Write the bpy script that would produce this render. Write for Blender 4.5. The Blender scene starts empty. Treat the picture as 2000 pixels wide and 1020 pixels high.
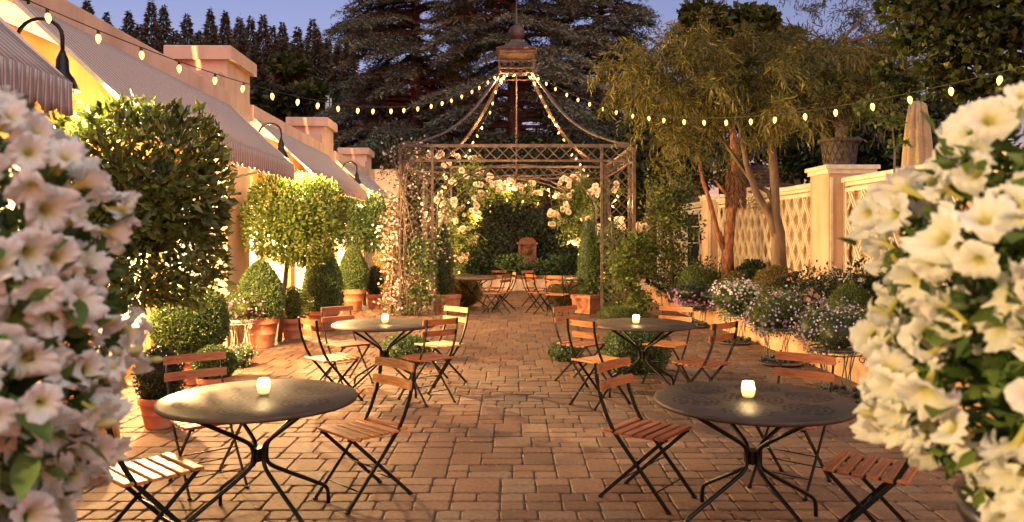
import bpy, math, random
import numpy as np
from mathutils import Vector, Matrix
R = math.radians
random.seed(7)
scene = bpy.context.scene
# ------------------------------------------------------------------ camera
F = 1490.0; CAM_H = 1.68
cam_d = bpy.data.cameras.new('camera'); cam = bpy.data.objects.new('camera', cam_d)
scene.collection.objects.link(cam); scene.camera = cam
cam.location = (0, 0, CAM_H); cam.rotation_euler = (R(90), 0, 0)
cam_d.sensor_width = 36.0; cam_d.lens = F / 2000 * 36
cam_d.shift_y = -47 / 2000.0
cam_d.clip_start = 0.05; cam_d.clip_end = 600
cam_d.dof.use_dof = True; cam_d.dof.focus_distance = 8.0; cam_d.dof.aperture_fstop = 3.8
# ------------------------------------------------------------------ world (dusk sky)
SUN_EL, SUN_AZ = R(5.0), R(160)
world = bpy.data.worlds.new('World'); scene.world = world; world.use_nodes = True
wn = world.node_tree.nodes; wl = world.node_tree.links
bg = wn['Background']
sky = wn.new('ShaderNodeTexSky'); sky.sky_type = 'NISHITA'; sky.sun_disc = False
sky.sun_elevation = SUN_EL; sky.sun_rotation = SUN_AZ
sky.air_density = 1.2; sky.dust_density = 0.4; sky.ozone_density = 5.0
tint = wn.new('ShaderNodeMix'); tint.data_type = 'RGBA'; tint.blend_type = 'MULTIPLY'
tint.inputs[0].default_value = 1.0; tint.inputs[7].default_value = (1.38, 0.445, 0.385, 1)
wl.new(sky.outputs[0], tint.inputs[6]); wl.new(tint.outputs[2], bg.inputs['Color'])
bg.inputs['Strength'].default_value = 0.10
# sun: just gone, only a very faint soft light is left
sd = bpy.data.lights.new('sun', 'SUN'); sd.energy = 0.30; sd.angle = R(70); sd.color = (1.0, 0.95, 0.80)
so = bpy.data.objects.new('sun', sd); scene.collection.objects.link(so)
so.rotation_euler = (R(40), 0, R(35))
scene.view_settings.view_transform = 'Standard'; scene.view_settings.look = 'None'
scene.view_settings.exposure = 2.7; scene.view_settings.gamma = 1.0
scene.view_settings.use_curve_mapping = False
scene.cycles.use_denoising = True
scene.cycles.max_bounces = 6; scene.cycles.diffuse_bounces = 3; scene.cycles.glossy_bounces = 2
scene.cycles.transmission_bounces = 4; scene.cycles.transparent_max_bounces = 8
scene.cycles.sample_clamp_indirect = 4.0
scene.cycles.caustics_reflective = False; scene.cycles.caustics_refractive = False
scene.cycles.use_light_tree = True
LAMP = (1.0, 0.67, 0.29)
LE = (200, 480, 300, 290)
LN = (110, 340, 320, 170)
BULB = 0.8
GLOW = 2.0

# ------------------------------------------------------------------ helpers
def PX(px, py, Z):
    return Vector(((px - 1000) / F * Z, Z, CAM_H + (463 - py) / F * Z))
COL = scene.collection
def link(o): COL.objects.link(o); return o
def tag(o, label=None, cat=None, group=None, kind=None):
    if label: o['label'] = label
    if cat: o['category'] = cat
    if group: o['group'] = group
    if kind: o['kind'] = kind
    return o
def thing(name, label, cat, loc=(0, 0, 0), rz=0, group=None):
    o = link(bpy.data.objects.new(name, None)); o.location = loc; o.rotation_euler = (0, 0, rz)
    o.empty_display_size = 0.1
    return tag(o, label, cat, group)
def kids(o): return [c for c in bpy.data.objects if c.parent == o]
def copy_tree(o, parent=None):
    c = o.copy(); link(c); c.parent = parent
    for ch in list(o.children): copy_tree(ch, c)
    return c
class MB:
    def __init__(s): s.v = []; s.f = []; s.sm = []
    def add(s, vs, fs, smooth=False):
        n = len(s.v); s.v += [tuple(v) for v in vs]; s.f += [tuple(i + n for i in f) for f in fs]; s.sm += [smooth] * len(fs); return s
    def box(s, a, b):
        x0, y0, z0 = a; x1, y1, z1 = b
        return s.add([(x0,y0,z0),(x1,y0,z0),(x1,y1,z0),(x0,y1,z0),(x0,y0,z1),(x1,y0,z1),(x1,y1,z1),(x0,y1,z1)],
              [(0,3,2,1),(4,5,6,7),(0,1,5,4),(1,2,6,5),(2,3,7,6),(3,0,4,7)])
    def bbox(s, a, b, c=0.01):   # box with chamfered upper edges
        x0, y0, z0 = a; x1, y1, z1 = b
        return s.add([(x0,y0,z0),(x1,y0,z0),(x1,y1,z0),(x0,y1,z0),(x0,y0,z1-c),(x1,y0,z1-c),(x1,y1,z1-c),(x0,y1,z1-c),
                      (x0+c,y0+c,z1),(x1-c,y0+c,z1),(x1-c,y1-c,z1),(x0+c,y1-c,z1)],
              [(0,3,2,1),(8,9,10,11),(0,1,5,4),(1,2,6,5),(2,3,7,6),(3,0,4,7),(4,5,9,8),(5,6,10,9),(6,7,11,10),(7,4,8,11)])
    def bar(s, p, q, w, h, up=(0,0,1)):   # box along p-q
        p = Vector(p); q = Vector(q); d = (q - p).normalized(); up = Vector(up)
        if abs(d.dot(up)) > 0.99: up = Vector((1,0,0))
        a = d.cross(up).normalized() * (w/2); b = a.cross(d).normalized() * (h/2)
        vs = [p-a-b, p+a-b, p+a+b, p-a+b, q-a-b, q+a-b, q+a+b, q-a+b]
        return s.add(vs, [(0,1,2,3),(4,7,6,5),(0,4,5,1),(1,5,6,2),(2,6,7,3),(3,7,4,0)])
    def tube(s, pts, r, n=8, cap=True, smooth=True):
        pts = [Vector(p) for p in pts]; m = len(pts); rs = r if isinstance(r, (list, tuple)) else [r]*m
        vs = []; prev = None
        for i, p in enumerate(pts):
            t = (pts[min(i+1, m-1)] - pts[max(i-1, 0)]).normalized()
            if prev is None:
                a = t.cross(Vector((0,0,1)));
                if a.length < 0.05: a = t.cross(Vector((1,0,0)))
            else:
                a = prev - t * prev.dot(t)
            a.normalize(); prev = a; b = t.cross(a)
            for k in range(n):
                th = 2*math.pi*k/n
                vs.append(p + (a*math.cos(th) + b*math.sin(th))*rs[i])
        fs = [(i*n+k, i*n+(k+1)%n, (i+1)*n+(k+1)%n, (i+1)*n+k) for i in range(m-1) for k in range(n)]
        if cap: fs += [tuple(range(n))[::-1], tuple(range((m-1)*n, m*n))]
        return s.add(vs, fs, smooth)
    def lathe(s, prof, c=(0,0,0), n=24, smooth=True):
        vs = []; cx, cy, cz = c
        for r, z in prof:
            for k in range(n):
                th = 2*math.pi*k/n; vs.append((cx+r*math.cos(th), cy+r*math.sin(th), cz+z))
        m = len(prof)
        fs = [(i*n+k, i*n+(k+1)%n, (i+1)*n+(k+1)%n, (i+1)*n+k) for i in range(m-1) for k in range(n)]
        fs += [tuple(range(n))[::-1], tuple(range((m-1)*n, m*n))]
        return s.add(vs, fs, smooth)
    def ball(s, c, r, seg=12, ring=8, sz=1.0):
        prof = [(max(1e-4, r*math.sin(math.pi*i/ring)), -r*sz*math.cos(math.pi*i/ring)) for i in range(ring+1)]
        return s.lathe(prof, c, seg)
    def mesh(s, name, m):
        me = bpy.data.meshes.new(name); me.from_pydata(s.v, [], s.f); me.update()
        me.polygons.foreach_set('use_smooth', s.sm)
        if m: me.materials.append(m)
        return me
    def build(s, name, m, parent=None, loc=(0,0,0), rz=0, label=None, cat=None, group=None, kind=None):
        o = link(bpy.data.objects.new(name, s.mesh(name, m))); o.location = loc; o.rotation_euler = (0,0,rz)
        if parent: o.parent = parent
        return tag(o, label, cat, group, kind)
def inst(name, me, parent=None, loc=(0,0,0), rot=(0,0,0), sc=1.0, label=None, cat=None, group=None, kind=None):
    o = link(bpy.data.objects.new(name, me)); o.location = loc; o.rotation_euler = rot
    o.scale = (sc, sc, sc) if not isinstance(sc, (tuple, list)) else sc
    if parent: o.parent = parent
    return tag(o, label, cat, group, kind)

# ------------------------------------------------------------------ materials
def nt(name):
    m = bpy.data.materials.new(name); m.use_nodes = True
    return m, m.node_tree.nodes, m.node_tree.links, m.node_tree.nodes['Principled BSDF']
def ramp(n, stops):
    r = n.new('ShaderNodeValToRGB'); e = r.color_ramp.elements
    while len(e) < len(stops): e.new(0.5)
    for i, (p, c) in enumerate(stops): e[i].position = p; e[i].color = (*c, 1)
    return r
def noise(n, l, scale, detail=4, coord='Object', vec=None, dist=0):
    t = n.new('ShaderNodeTexNoise'); t.inputs['Scale'].default_value = scale; t.inputs['Detail'].default_value = detail
    t.inputs['Distortion'].default_value = dist
    tc = n.new('ShaderNodeTexCoord')
    if vec:
        mp = n.new('ShaderNodeMapping'); mp.inputs['Scale'].default_value = vec
        l.new(tc.outputs[coord], mp.inputs[0]); l.new(mp.outputs[0], t.inputs['Vector'])
    else: l.new(tc.outputs[coord], t.inputs['Vector'])
    return t
def bump(n, l, b, h, s=0.3, d=0.01):
    bp = n.new('ShaderNodeBump'); bp.inputs['Strength'].default_value = s; bp.inputs['Distance'].default_value = d
    l.new(h, bp.inputs['Height']); l.new(bp.outputs[0], b.inputs['Normal'])
def mat(name, c0, c1=None, scale=8, rough=0.7, metal=0, bs=0.2, bd=0.01, vec=None, coord='Object', objrnd=0.0, p=(0.35,0.65)):
    m, n, l, b = nt(name); b.inputs['Roughness'].default_value = rough; b.inputs['Metallic'].default_value = metal
    if c1 is None: c1 = tuple(x*0.75 for x in c0)
    t = noise(n, l, scale, 6, coord, vec); r = ramp(n, [(p[0], c1), (p[1], c0)]); l.new(t.outputs[0], r.inputs[0])
    out = r.outputs[0]
    if objrnd:
        oi = n.new('ShaderNodeObjectInfo'); hs = n.new('ShaderNodeHueSaturation')
        mr = n.new('ShaderNodeMapRange'); mr.inputs[3].default_value = 1-objrnd; mr.inputs[4].default_value = 1+objrnd
        l.new(oi.outputs['Random'], mr.inputs[0]); l.new(mr.outputs[0], hs.inputs['Value'])
        l.new(out, hs.inputs['Color']); out = hs.outputs[0]
    l.new(out, b.inputs['Base Color'])
    if bs: bump(n, l, b, t.outputs[0], bs, bd)
    return m
def weather(m, amt=0.75):
    n, l = m.node_tree.nodes, m.node_tree.links; b = n['Principled BSDF']; src = b.inputs['Base Color'].links[0].from_socket
    t = noise(n, l, 1.0, 7, 'Object', (3.0,3.0,0.35)); r = ramp(n, [(0.36,(amt,amt*.97,amt*.93)),(0.56,(1,1,1))]); l.new(t.outputs[0], r.inputs[0])
    mx = n.new('ShaderNodeMix'); mx.data_type = 'RGBA'; mx.blend_type = 'MULTIPLY'; mx.inputs[0].default_value = 1
    l.new(src, mx.inputs[6]); l.new(r.outputs[0], mx.inputs[7]); l.new(mx.outputs[2], b.inputs['Base Color'])
def leafmat(name, dark, mid, light, trans=0.25, rough=0.5):
    m, n, l, b = nt(name); at = n.new('ShaderNodeAttribute'); at.attribute_name = 'rnd'
    r = ramp(n, [(0.0, dark), (0.55, mid), (1.0, light)]); l.new(at.outputs['Fac'], r.inputs[0])
    l.new(r.outputs[0], b.inputs['Base Color']); b.inputs['Roughness'].default_value = rough
    b.inputs['Specular IOR Level'].default_value = 0.35
    if trans:
        tr = n.new('ShaderNodeBsdfTranslucent'); mx = n.new('ShaderNodeMixShader'); mx.inputs[0].default_value = trans
        l.new(r.outputs[0], tr.inputs[0]); l.new(b.outputs[0], mx.inputs[1]); l.new(tr.outputs[0], mx.inputs[2])
        l.new(mx.outputs[0], n['Material Output'].inputs[0])
    return m
def emit(name, c, s):
    m, n, l, b = nt(name); b.inputs['Base Color'].default_value = (0.8,0.6,0.4,1)
    b.inputs['Emission Color'].default_value = (*c, 1); b.inputs['Emission Strength'].default_value = s
    return m
M = {}
M['paver'] = None
M['sand'] = mat('joint_sand', (0.13,0.085,0.05), (0.04,0.027,0.018), 25, 0.95, bs=0.6, bd=0.006)
M['soil'] = mat('soil', (0.09,0.06,0.04), (0.03,0.02,0.014), 20, 0.95, bs=0.8, bd=0.03)
M['terrain'] = mat('terrain', (0.05,0.06,0.035), (0.025,0.03,0.02), 0.6, 1.0, bs=0)
M['stucco'] = mat('stucco_pink', (0.68,0.50,0.37), (0.60,0.43,0.30), 3.5, 0.9, bs=0.25, bd=0.004, p=(0.25,0.75))
M['stucco_wall'] = mat('stucco_ochre', (0.56,0.29,0.11), (0.47,0.23,0.08), 3, 0.9, bs=0.2, bd=0.004, p=(0.25,0.75))
M['stucco_fence'] = mat('stucco_cream', (0.68,0.48,0.33), (0.60,0.385,0.24), 2.5, 0.9, bs=0.25, bd=0.004, p=(0.25,0.75))
M['curb'] = mat('stucco_curb', (0.62,0.38,0.22), (0.5,0.28,0.15), 5, 0.9, bs=0.3, bd=0.004)
M['white'] = mat('white_paint', (0.72,0.68,0.6), (0.62,0.58,0.5), 6, 0.5, bs=0.05)
M['cream'] = mat('cream_paint', (0.74,0.68,0.52), (0.62,0.55,0.40), 9, 0.6, bs=0.1, bd=0.003)
M['black'] = mat('black_metal', (0.007,0.007,0.007), (0.004,0.004,0.004), 30, 0.36, bs=0.05)
M['chair_metal'] = mat('chair_metal', (0.009,0.010,0.010), (0.005,0.005,0.005), 25, 0.38, bs=0.05)
for k_ in ('black','chair_metal'): M[k_].node_tree.nodes['Principled BSDF'].inputs['Specular IOR Level'].default_value = 0.25
M['iron'] = mat('rusty_iron', (0.125,0.092,0.072), (0.065,0.04,0.03), 9, 0.55, metal=0.2, bs=0.3, bd=0.003)
M['verdigris'] = mat('verdigris_wire', (0.16,0.19,0.14), (0.05,0.05,0.035), 40, 0.6, bs=0.2, bd=0.002)
M['bark'] = mat('grey_bark', (0.17,0.12,0.08), (0.09,0.06,0.04), 10, 0.9, bs=0.8, bd=0.02, vec=(1,1,0.25))
M['redbark'] = mat('peeling_bark', (0.34,0.15,0.08), (0.12,0.045,0.025), 18, 0.9, bs=1.0, bd=0.02, vec=(1,1,0.4))
M['cedarbark'] = mat('cedar_bark', (0.10,0.06,0.045), (0.05,0.03,0.025), 8, 0.9, bs=0.8, bd=0.03, vec=(1,1,0.25))
M['stem'] = mat('stem', (0.10,0.10,0.05), (0.05,0.05,0.025), 20, 0.8, bs=0)
M['canvas'] = mat('umbrella_canvas', (0.42,0.32,0.19), (0.34,0.25,0.14), 30, 0.9, bs=0.2, bd=0.003)
M['urn'] = mat('weathered_urn', (0.13,0.10,0.08), (0.06,0.045,0.035), 15, 0.85, bs=0.5, bd=0.006)
M['housewall'] = mat('house_siding', (0.17,0.14,0.14), (0.13,0.10,0.10), 2, 0.9, bs=0)
M['housetrim'] = mat('house_trim', (0.6,0.55,0.55), (0.5,0.46,0.46), 2, 0.7, bs=0)
M['roofing'] = mat('roof_shingle', (0.06,0.05,0.05), (0.04,0.035,0.035), 8, 0.9, bs=0)
M['darkglass'] = mat('dark_glass', (0.02,0.022,0.03), None, 2, 0.08, bs=0)
M['fountain'] = mat('fountain_stone', (0.20,0.075,0.035), (0.09,0.032,0.018), 12, 0.85, bs=0.5, bd=0.01)
M['wire'] = mat('string_wire', (0.03,0.02,0.015), None, 5, 0.7, bs=0)
M['succulent'] = mat('succulent', (0.10,0.12,0.08), (0.05,0.05,0.04), 20, 0.7, bs=0)
def m_terracotta():
    m, n, l, b = nt('terracotta'); b.inputs['Roughness'].default_value = 0.85
    t = noise(n, l, 5, 7); t2 = noise(n, l, 45, 3)
    r = ramp(n, [(0.3,(0.30,0.10,0.05)),(0.55,(0.46,0.18,0.09)),(0.75,(0.55,0.30,0.2))]); l.new(t.outputs[0], r.inputs[0])
    l.new(r.outputs[0], b.inputs['Base Color']); bump(n, l, b, t2.outputs[0], 0.25, 0.004); return m
M['terracotta'] = m_terracotta()
def m_paver():
    m, n, l, b = nt('paver_clay'); b.inputs['Roughness'].default_value = 0.78
    at = n.new('ShaderNodeAttribute'); at.attribute_name = 'tone'
    oi = n.new('ShaderNodeObjectInfo'); ad = n.new('ShaderNodeMath'); ad.operation = 'ADD'
    l.new(at.outputs['Fac'], ad.inputs[0])
    ml = n.new('ShaderNodeMath'); ml.operation = 'MULTIPLY'
    fl = n.new('ShaderNodeAttribute'); fl.attribute_name = 'solo'
    l.new(oi.outputs['Random'], ml.inputs[0]); l.new(fl.outputs['Fac'], ml.inputs[1]); l.new(ml.outputs[0], ad.inputs[1])
    r = ramp(n, [(0.0,(0.085,0.042,0.023)),(0.25,(0.13,0.065,0.034)),(0.6,(0.158,0.083,0.045)),(0.85,(0.18,0.104,0.06)),(1.0,(0.145,0.1,0.07))])
    l.new(ad.outputs[0], r.inputs[0])
    t = noise(n, l, 26, 8, 'Object'); t2 = noise(n, l, 160, 3, 'Object')
    mx = n.new('ShaderNodeMix'); mx.data_type = 'RGBA'; mx.blend_type = 'MULTIPLY'; mx.inputs[0].default_value = 1
    r2 = ramp(n, [(0.3,(0.68,0.66,0.64)),(0.65,(1.12,1.1,1.08))]); l.new(t.outputs[0], r2.inputs[0])
    l.new(r.outputs[0], mx.inputs[6]); l.new(r2.outputs[0], mx.inputs[7]); 
    # pale grit lying on the stones
    r3 = ramp(n, [(0.64,(0,0,0)),(0.70,(1,1,1))]); l.new(t2.outputs[0], r3.inputs[0])
    mx2 = n.new('ShaderNodeMix'); mx2.data_type = 'RGBA'; mx2.inputs[7].default_value = (0.36,0.25,0.16,1)
    sc = n.new('ShaderNodeMath'); sc.operation = 'MULTIPLY'; sc.inputs[1].default_value = 0.6; l.new(r3.outputs[0], sc.inputs[0])
    l.new(sc.outputs[0], mx2.inputs[0]); l.new(mx.outputs[2], mx2.inputs[6]); 
    ge = n.new('ShaderNodeNewGeometry'); t4 = n.new('ShaderNodeTexNoise'); t4.inputs['Scale'].default_value = 0.9; t4.inputs['Detail'].default_value = 6; l.new(ge.outputs['Position'], t4.inputs['Vector'])
    r4 = ramp(n, [(0.32,(0.70,0.68,0.64)),(0.5,(0.98,0.97,0.95)),(0.68,(1.22,1.2,1.16))]); l.new(t4.outputs[0], r4.inputs[0])
    mx3 = n.new('ShaderNodeMix'); mx3.data_type = 'RGBA'; mx3.blend_type = 'MULTIPLY'; mx3.inputs[0].default_value = 1
    l.new(mx2.outputs[2], mx3.inputs[6]); l.new(r4.outputs[0], mx3.inputs[7]); l.new(mx3.outputs[2], b.inputs['Base Color'])
    h = n.new('ShaderNodeMath'); h.operation = 'ADD'; l.new(t.outputs[0], h.inputs[0]); l.new(t2.outputs[0], h.inputs[1])
    bump(n, l, b, h.outputs[0], 0.7, 0.006); return m
M['paver'] = m_paver()
for k_ in ('stucco','stucco_fence','stucco_wall','curb'): weather(M[k_], 0.8)
def m_awning(name, width=0.088):
    m, n, l, b = nt(name); b.inputs['Roughness'].default_value = 0.9
    tc = n.new('ShaderNodeTexCoord'); sp = n.new('ShaderNodeSeparateXYZ'); l.new(tc.outputs['Object'], sp.inputs[0])
    dv = n.new('ShaderNodeMath'); dv.operation = 'DIVIDE'; dv.inputs[1].default_value = width; l.new(sp.outputs['Y'], dv.inputs[0])
    fr = n.new('ShaderNodeMath'); fr.operation = 'FRACT'; l.new(dv.outputs[0], fr.inputs[0])
    r = ramp(n, [(0.0,(0.30,0.235,0.225)),(0.46,(0.74,0.66,0.58)),(0.60,(0.23,0.175,0.165)),(0.66,(0.74,0.66,0.58)),(0.72,(0.30,0.235,0.225)),(0.9,(0.58,0.49,0.44))])
    r.color_ramp.interpolation = 'CONSTANT'; l.new(fr.outputs[0], r.inputs[0]); l.new(r.outputs[0], b.inputs['Base Color'])
    t = noise(n, l, 120, 2); bump(n, l, b, t.outputs[0], 0.15, 0.002)
    tr = n.new('ShaderNodeBsdfTranslucent'); mx = n.new('ShaderNodeMixShader'); mx.inputs[0].default_value = 0.12
    l.new(r.outputs[0], tr.inputs[0]); l.new(b.outputs[0], mx.inputs[1]); l.new(tr.outputs[0], mx.inputs[2])
    l.new(mx.outputs[0], n['Material Output'].inputs[0]); return m
M['awning'] = m_awning('awning_stripe')
def m_wood(name, c0, c1, c2, coordscale=(40,4,40)):
    m, n, l, b = nt(name); b.inputs['Roughness'].default_value = 0.5
    t = noise(n, l, 1.5, 8, 'Object', coordscale, 0.6); r = ramp(n, [(0.3,c0),(0.5,c1),(0.72,c2)]); l.new(t.outputs[0], r.inputs[0])
    oi = n.new('ShaderNodeObjectInfo'); hs = n.new('ShaderNodeHueSaturation'); mr = n.new('ShaderNodeMapRange')
    mr.inputs[3].default_value = 0.75; mr.inputs[4].default_value = 1.25; l.new(oi.outputs['Random'], mr.inputs[0])
    l.new(mr.outputs[0], hs.inputs['Value']); l.new(r.outputs[0], hs.inputs['Color']); l.new(hs.outputs[0], b.inputs['Base Color'])
    bump(n, l, b, t.outputs[0], 0.3, 0.002); return m
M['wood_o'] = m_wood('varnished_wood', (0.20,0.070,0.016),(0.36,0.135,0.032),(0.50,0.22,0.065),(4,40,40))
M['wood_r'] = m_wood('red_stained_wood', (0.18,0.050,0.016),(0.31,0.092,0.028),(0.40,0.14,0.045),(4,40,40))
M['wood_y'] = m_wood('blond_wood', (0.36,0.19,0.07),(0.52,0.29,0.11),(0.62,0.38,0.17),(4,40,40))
def m_tabletop():
    m, n, l, b = nt('perforated_tabletop'); b.inputs['Roughness'].default_value = 0.36; b.inputs['Metallic'].default_value = 0.1
    tc = n.new('ShaderNodeTexCoord'); sp = n.new('ShaderNodeSeparateXYZ'); l.new(tc.outputs['Object'], sp.inputs[0])
    def mt(op, a, c=None, d=None):
        x = n.new('ShaderNodeMath'); x.operation = op
        for i, v in enumerate((a, c, d)):
            if v is None: continue
            if isinstance(v, (int, float)): x.inputs[i].default_value = v
            else: l.new(v, x.inputs[i])
        return x.outputs[0]
    X, Y = sp.outputs['X'], sp.outputs['Y']
    ang = mt('ARCTAN2', Y, X); rr = mt('SQRT', mt('ADD', mt('MULTIPLY', X, X), mt('MULTIPLY', Y, Y)))
    s = math.pi/3
    am = mt('SUBTRACT', mt('FLOORED_MODULO', ang, s), s/2)
    lx = mt('SUBTRACT', mt('MULTIPLY', rr, mt('COSINE', am)), 0.345); ly = mt('MULTIPLY', rr, mt('SINE', am))
    d = mt('SQRT', mt('ADD', mt('MULTIPLY', lx, lx), mt('MULTIPLY', ly, ly))); a2 = mt('ARCTAN2', ly, lx)
    def holes(dd, aa, rmax):
        k = mt('DIVIDE', dd, 0.036); ring = mt('FLOOR', k); fr = mt('ABSOLUTE', mt('SUBTRACT', mt('FRACT', k), 0.5))
        nn = mt('MULTIPLY', mt('ADD', ring, 0.6), 3.0)
        fa = mt('ABSOLUTE', mt('SUBTRACT', mt('FRACT', mt('ADD', mt('MULTIPLY', mt('DIVIDE', aa, 6.2832), mt('ROUND', nn)), mt('MULTIPLY', ring, 0.5))), 0.5))
        h = mt('MULTIPLY', mt('LESS_THAN', fr, 0.24), mt('LESS_THAN', fa, 0.36))
        return mt('MULTIPLY', h, mt('LESS_THAN', dd, rmax))
    hh = mt('MAXIMUM', holes(d, a2, 0.144), holes(rr, ang, 0.18))
    t = noise(n, l, 7, 7); r = ramp(n, [(0.3,(0.04,0.028,0.018)),(0.7,(0.085,0.06,0.04))]); b.inputs['Specular IOR Level'].default_value = 0.2; l.new(t.outputs[0], r.inputs[0])
    mx = n.new('ShaderNodeMix'); mx.data_type = 'RGBA'; l.new(hh, mx.inputs[0]); l.new(r.outputs[0], mx.inputs[6]); mx.inputs[7].default_value = (0.008,0.006,0.005,1)
    l.new(mx.outputs[2], b.inputs['Base Color'])
    rg = n.new('ShaderNodeMapRange'); rg.inputs[3].default_value = 0.42; rg.inputs[4].default_value = 0.62; l.new(t.outputs[0], rg.inputs[0])
    l.new(rg.outputs[0], b.inputs['Roughness'])
    inv = mt('MULTIPLY_ADD', hh, -1.0, mt('MULTIPLY', t.outputs[0], 0.25)); bump(n, l, b, inv, 0.5, 0.003); return m
M['tabletop'] = m_tabletop()
def m_petal(name, edge, mid, throat, trans=0.35):
    m, n, l, b = nt(name); b.inputs['Roughness'].default_value = 0.6
    at = n.new('ShaderNodeAttribute'); at.attribute_name = 'rnd'
    r = ramp(n, [(0.0, throat), (0.32, mid), (0.6, edge)]); l.new(at.outputs['Fac'], r.inputs[0]); l.new(r.outputs[0], b.inputs['Base Color'])
    tr = n.new('ShaderNodeBsdfTranslucent'); mx = n.new('ShaderNodeMixShader'); mx.inputs[0].default_value = trans
    l.new(r.outputs[0], tr.inputs[0]); l.new(b.outputs[0], mx.inputs[1]); l.new(tr.outputs[0], mx.inputs[2])
    l.new(mx.outputs[0], n['Material Output'].inputs[0]); return m
M['petunia'] = m_petal('petunia_white', (0.86,0.85,0.78), (0.85,0.81,0.62), (0.60,0.54,0.14), 0.45)
M['bud'] = m_petal('petunia_bud', (0.62,0.58,0.25), (0.62,0.58,0.25), (0.3,0.36,0.1))
M['rose'] = m_petal('rose_cream', (0.84,0.74,0.62), (0.80,0.64,0.48), (0.7,0.48,0.26))
M['pale_petal'] = m_petal('pale_petal', (0.72,0.60,0.60), (0.68,0.52,0.52), (0.5,0.4,0.2))
M['purple_petal'] = m_petal('purple_petal', (0.36,0.20,0.55), (0.30,0.14,0.48), (0.3,0.2,0.3))
M['lav_petal'] = m_petal('lavender_petal', (0.50,0.40,0.66), (0.42,0.32,0.6), (0.5,0.5,0.3))
M['magenta_petal'] = m_petal('magenta_petal', (0.48,0.14,0.36), (0.4,0.1,0.3), (0.4,0.2,0.2))
M['pink_petal'] = m_petal('pink_petal', (0.74,0.38,0.32), (0.7,0.3,0.26), (0.6,0.3,0.15))
M['white_petal'] = m_petal('white_petal', (0.78,0.72,0.72), (0.72,0.62,0.62), (0.6,0.5,0.3))
M['l_bay'] = leafmat('bay_leaves', (0.016,0.027,0.006), (0.085,0.115,0.02), (0.21,0.23,0.05), 0.2, 0.4)
M['l_box'] = leafmat('boxwood_leaves', (0.02,0.035,0.010), (0.085,0.145,0.035), (0.17,0.23,0.07), 0.2)
M['l_bright'] = leafmat('bright_leaves', (0.04,0.06,0.010), (0.10,0.145,0.022), (0.19,0.23,0.045), 0.3)
M['l_gold'] = leafmat('golden_leaves', (0.07,0.05,0.01), (0.17,0.13,0.025), (0.26,0.21,0.05), 0.3)
M['l_dark'] = leafmat('dark_leaves', (0.01,0.018,0.007), (0.028,0.045,0.016), (0.05,0.07,0.025), 0.15, 0.4)
M['l_ivy'] = leafmat('ivy_leaves', (0.012,0.016,0.006), (0.03,0.042,0.014), (0.06,0.07,0.022), 0.15, 0.4)
M['l_willow'] = leafmat('willow_leaves', (0.045,0.045,0.01), (0.14,0.13,0.024), (0.30,0.26,0.05), 0.35)
M['l_willow2'] = leafmat('grey_willow_leaves', (0.03,0.035,0.02), (0.07,0.08,0.04), (0.12,0.12,0.06), 0.3)
M['l_maple'] = leafmat('maple_leaves', (0.02,0.03,0.008), (0.06,0.085,0.016), (0.13,0.15,0.03), 0.3)
M['l_cedar'] = leafmat('cedar_needles', (0.02,0.025,0.02), (0.10,0.13,0.09), (0.31,0.34,0.24), 0.0, 0.7)
M['l_fir'] = leafmat('fir_needles', (0.016,0.018,0.014), (0.05,0.06,0.038), (0.12,0.11,0.07), 0.0, 0.8)
M['l_pet'] = leafmat('petunia_leaves', (0.035,0.07,0.012), (0.095,0.16,0.028), (0.18,0.25,0.05), 0.3)
M['l_succ'] = leafmat('succulent_leaves', (0.06,0.07,0.05), (0.13,0.14,0.10), (0.22,0.2,0.16), 0.0)
M['l_clem'] = leafmat('clematis_leaves', (0.05,0.045,0.018), (0.12,0.125,0.045), (0.24,0.24,0.09), 0.25)

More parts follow.
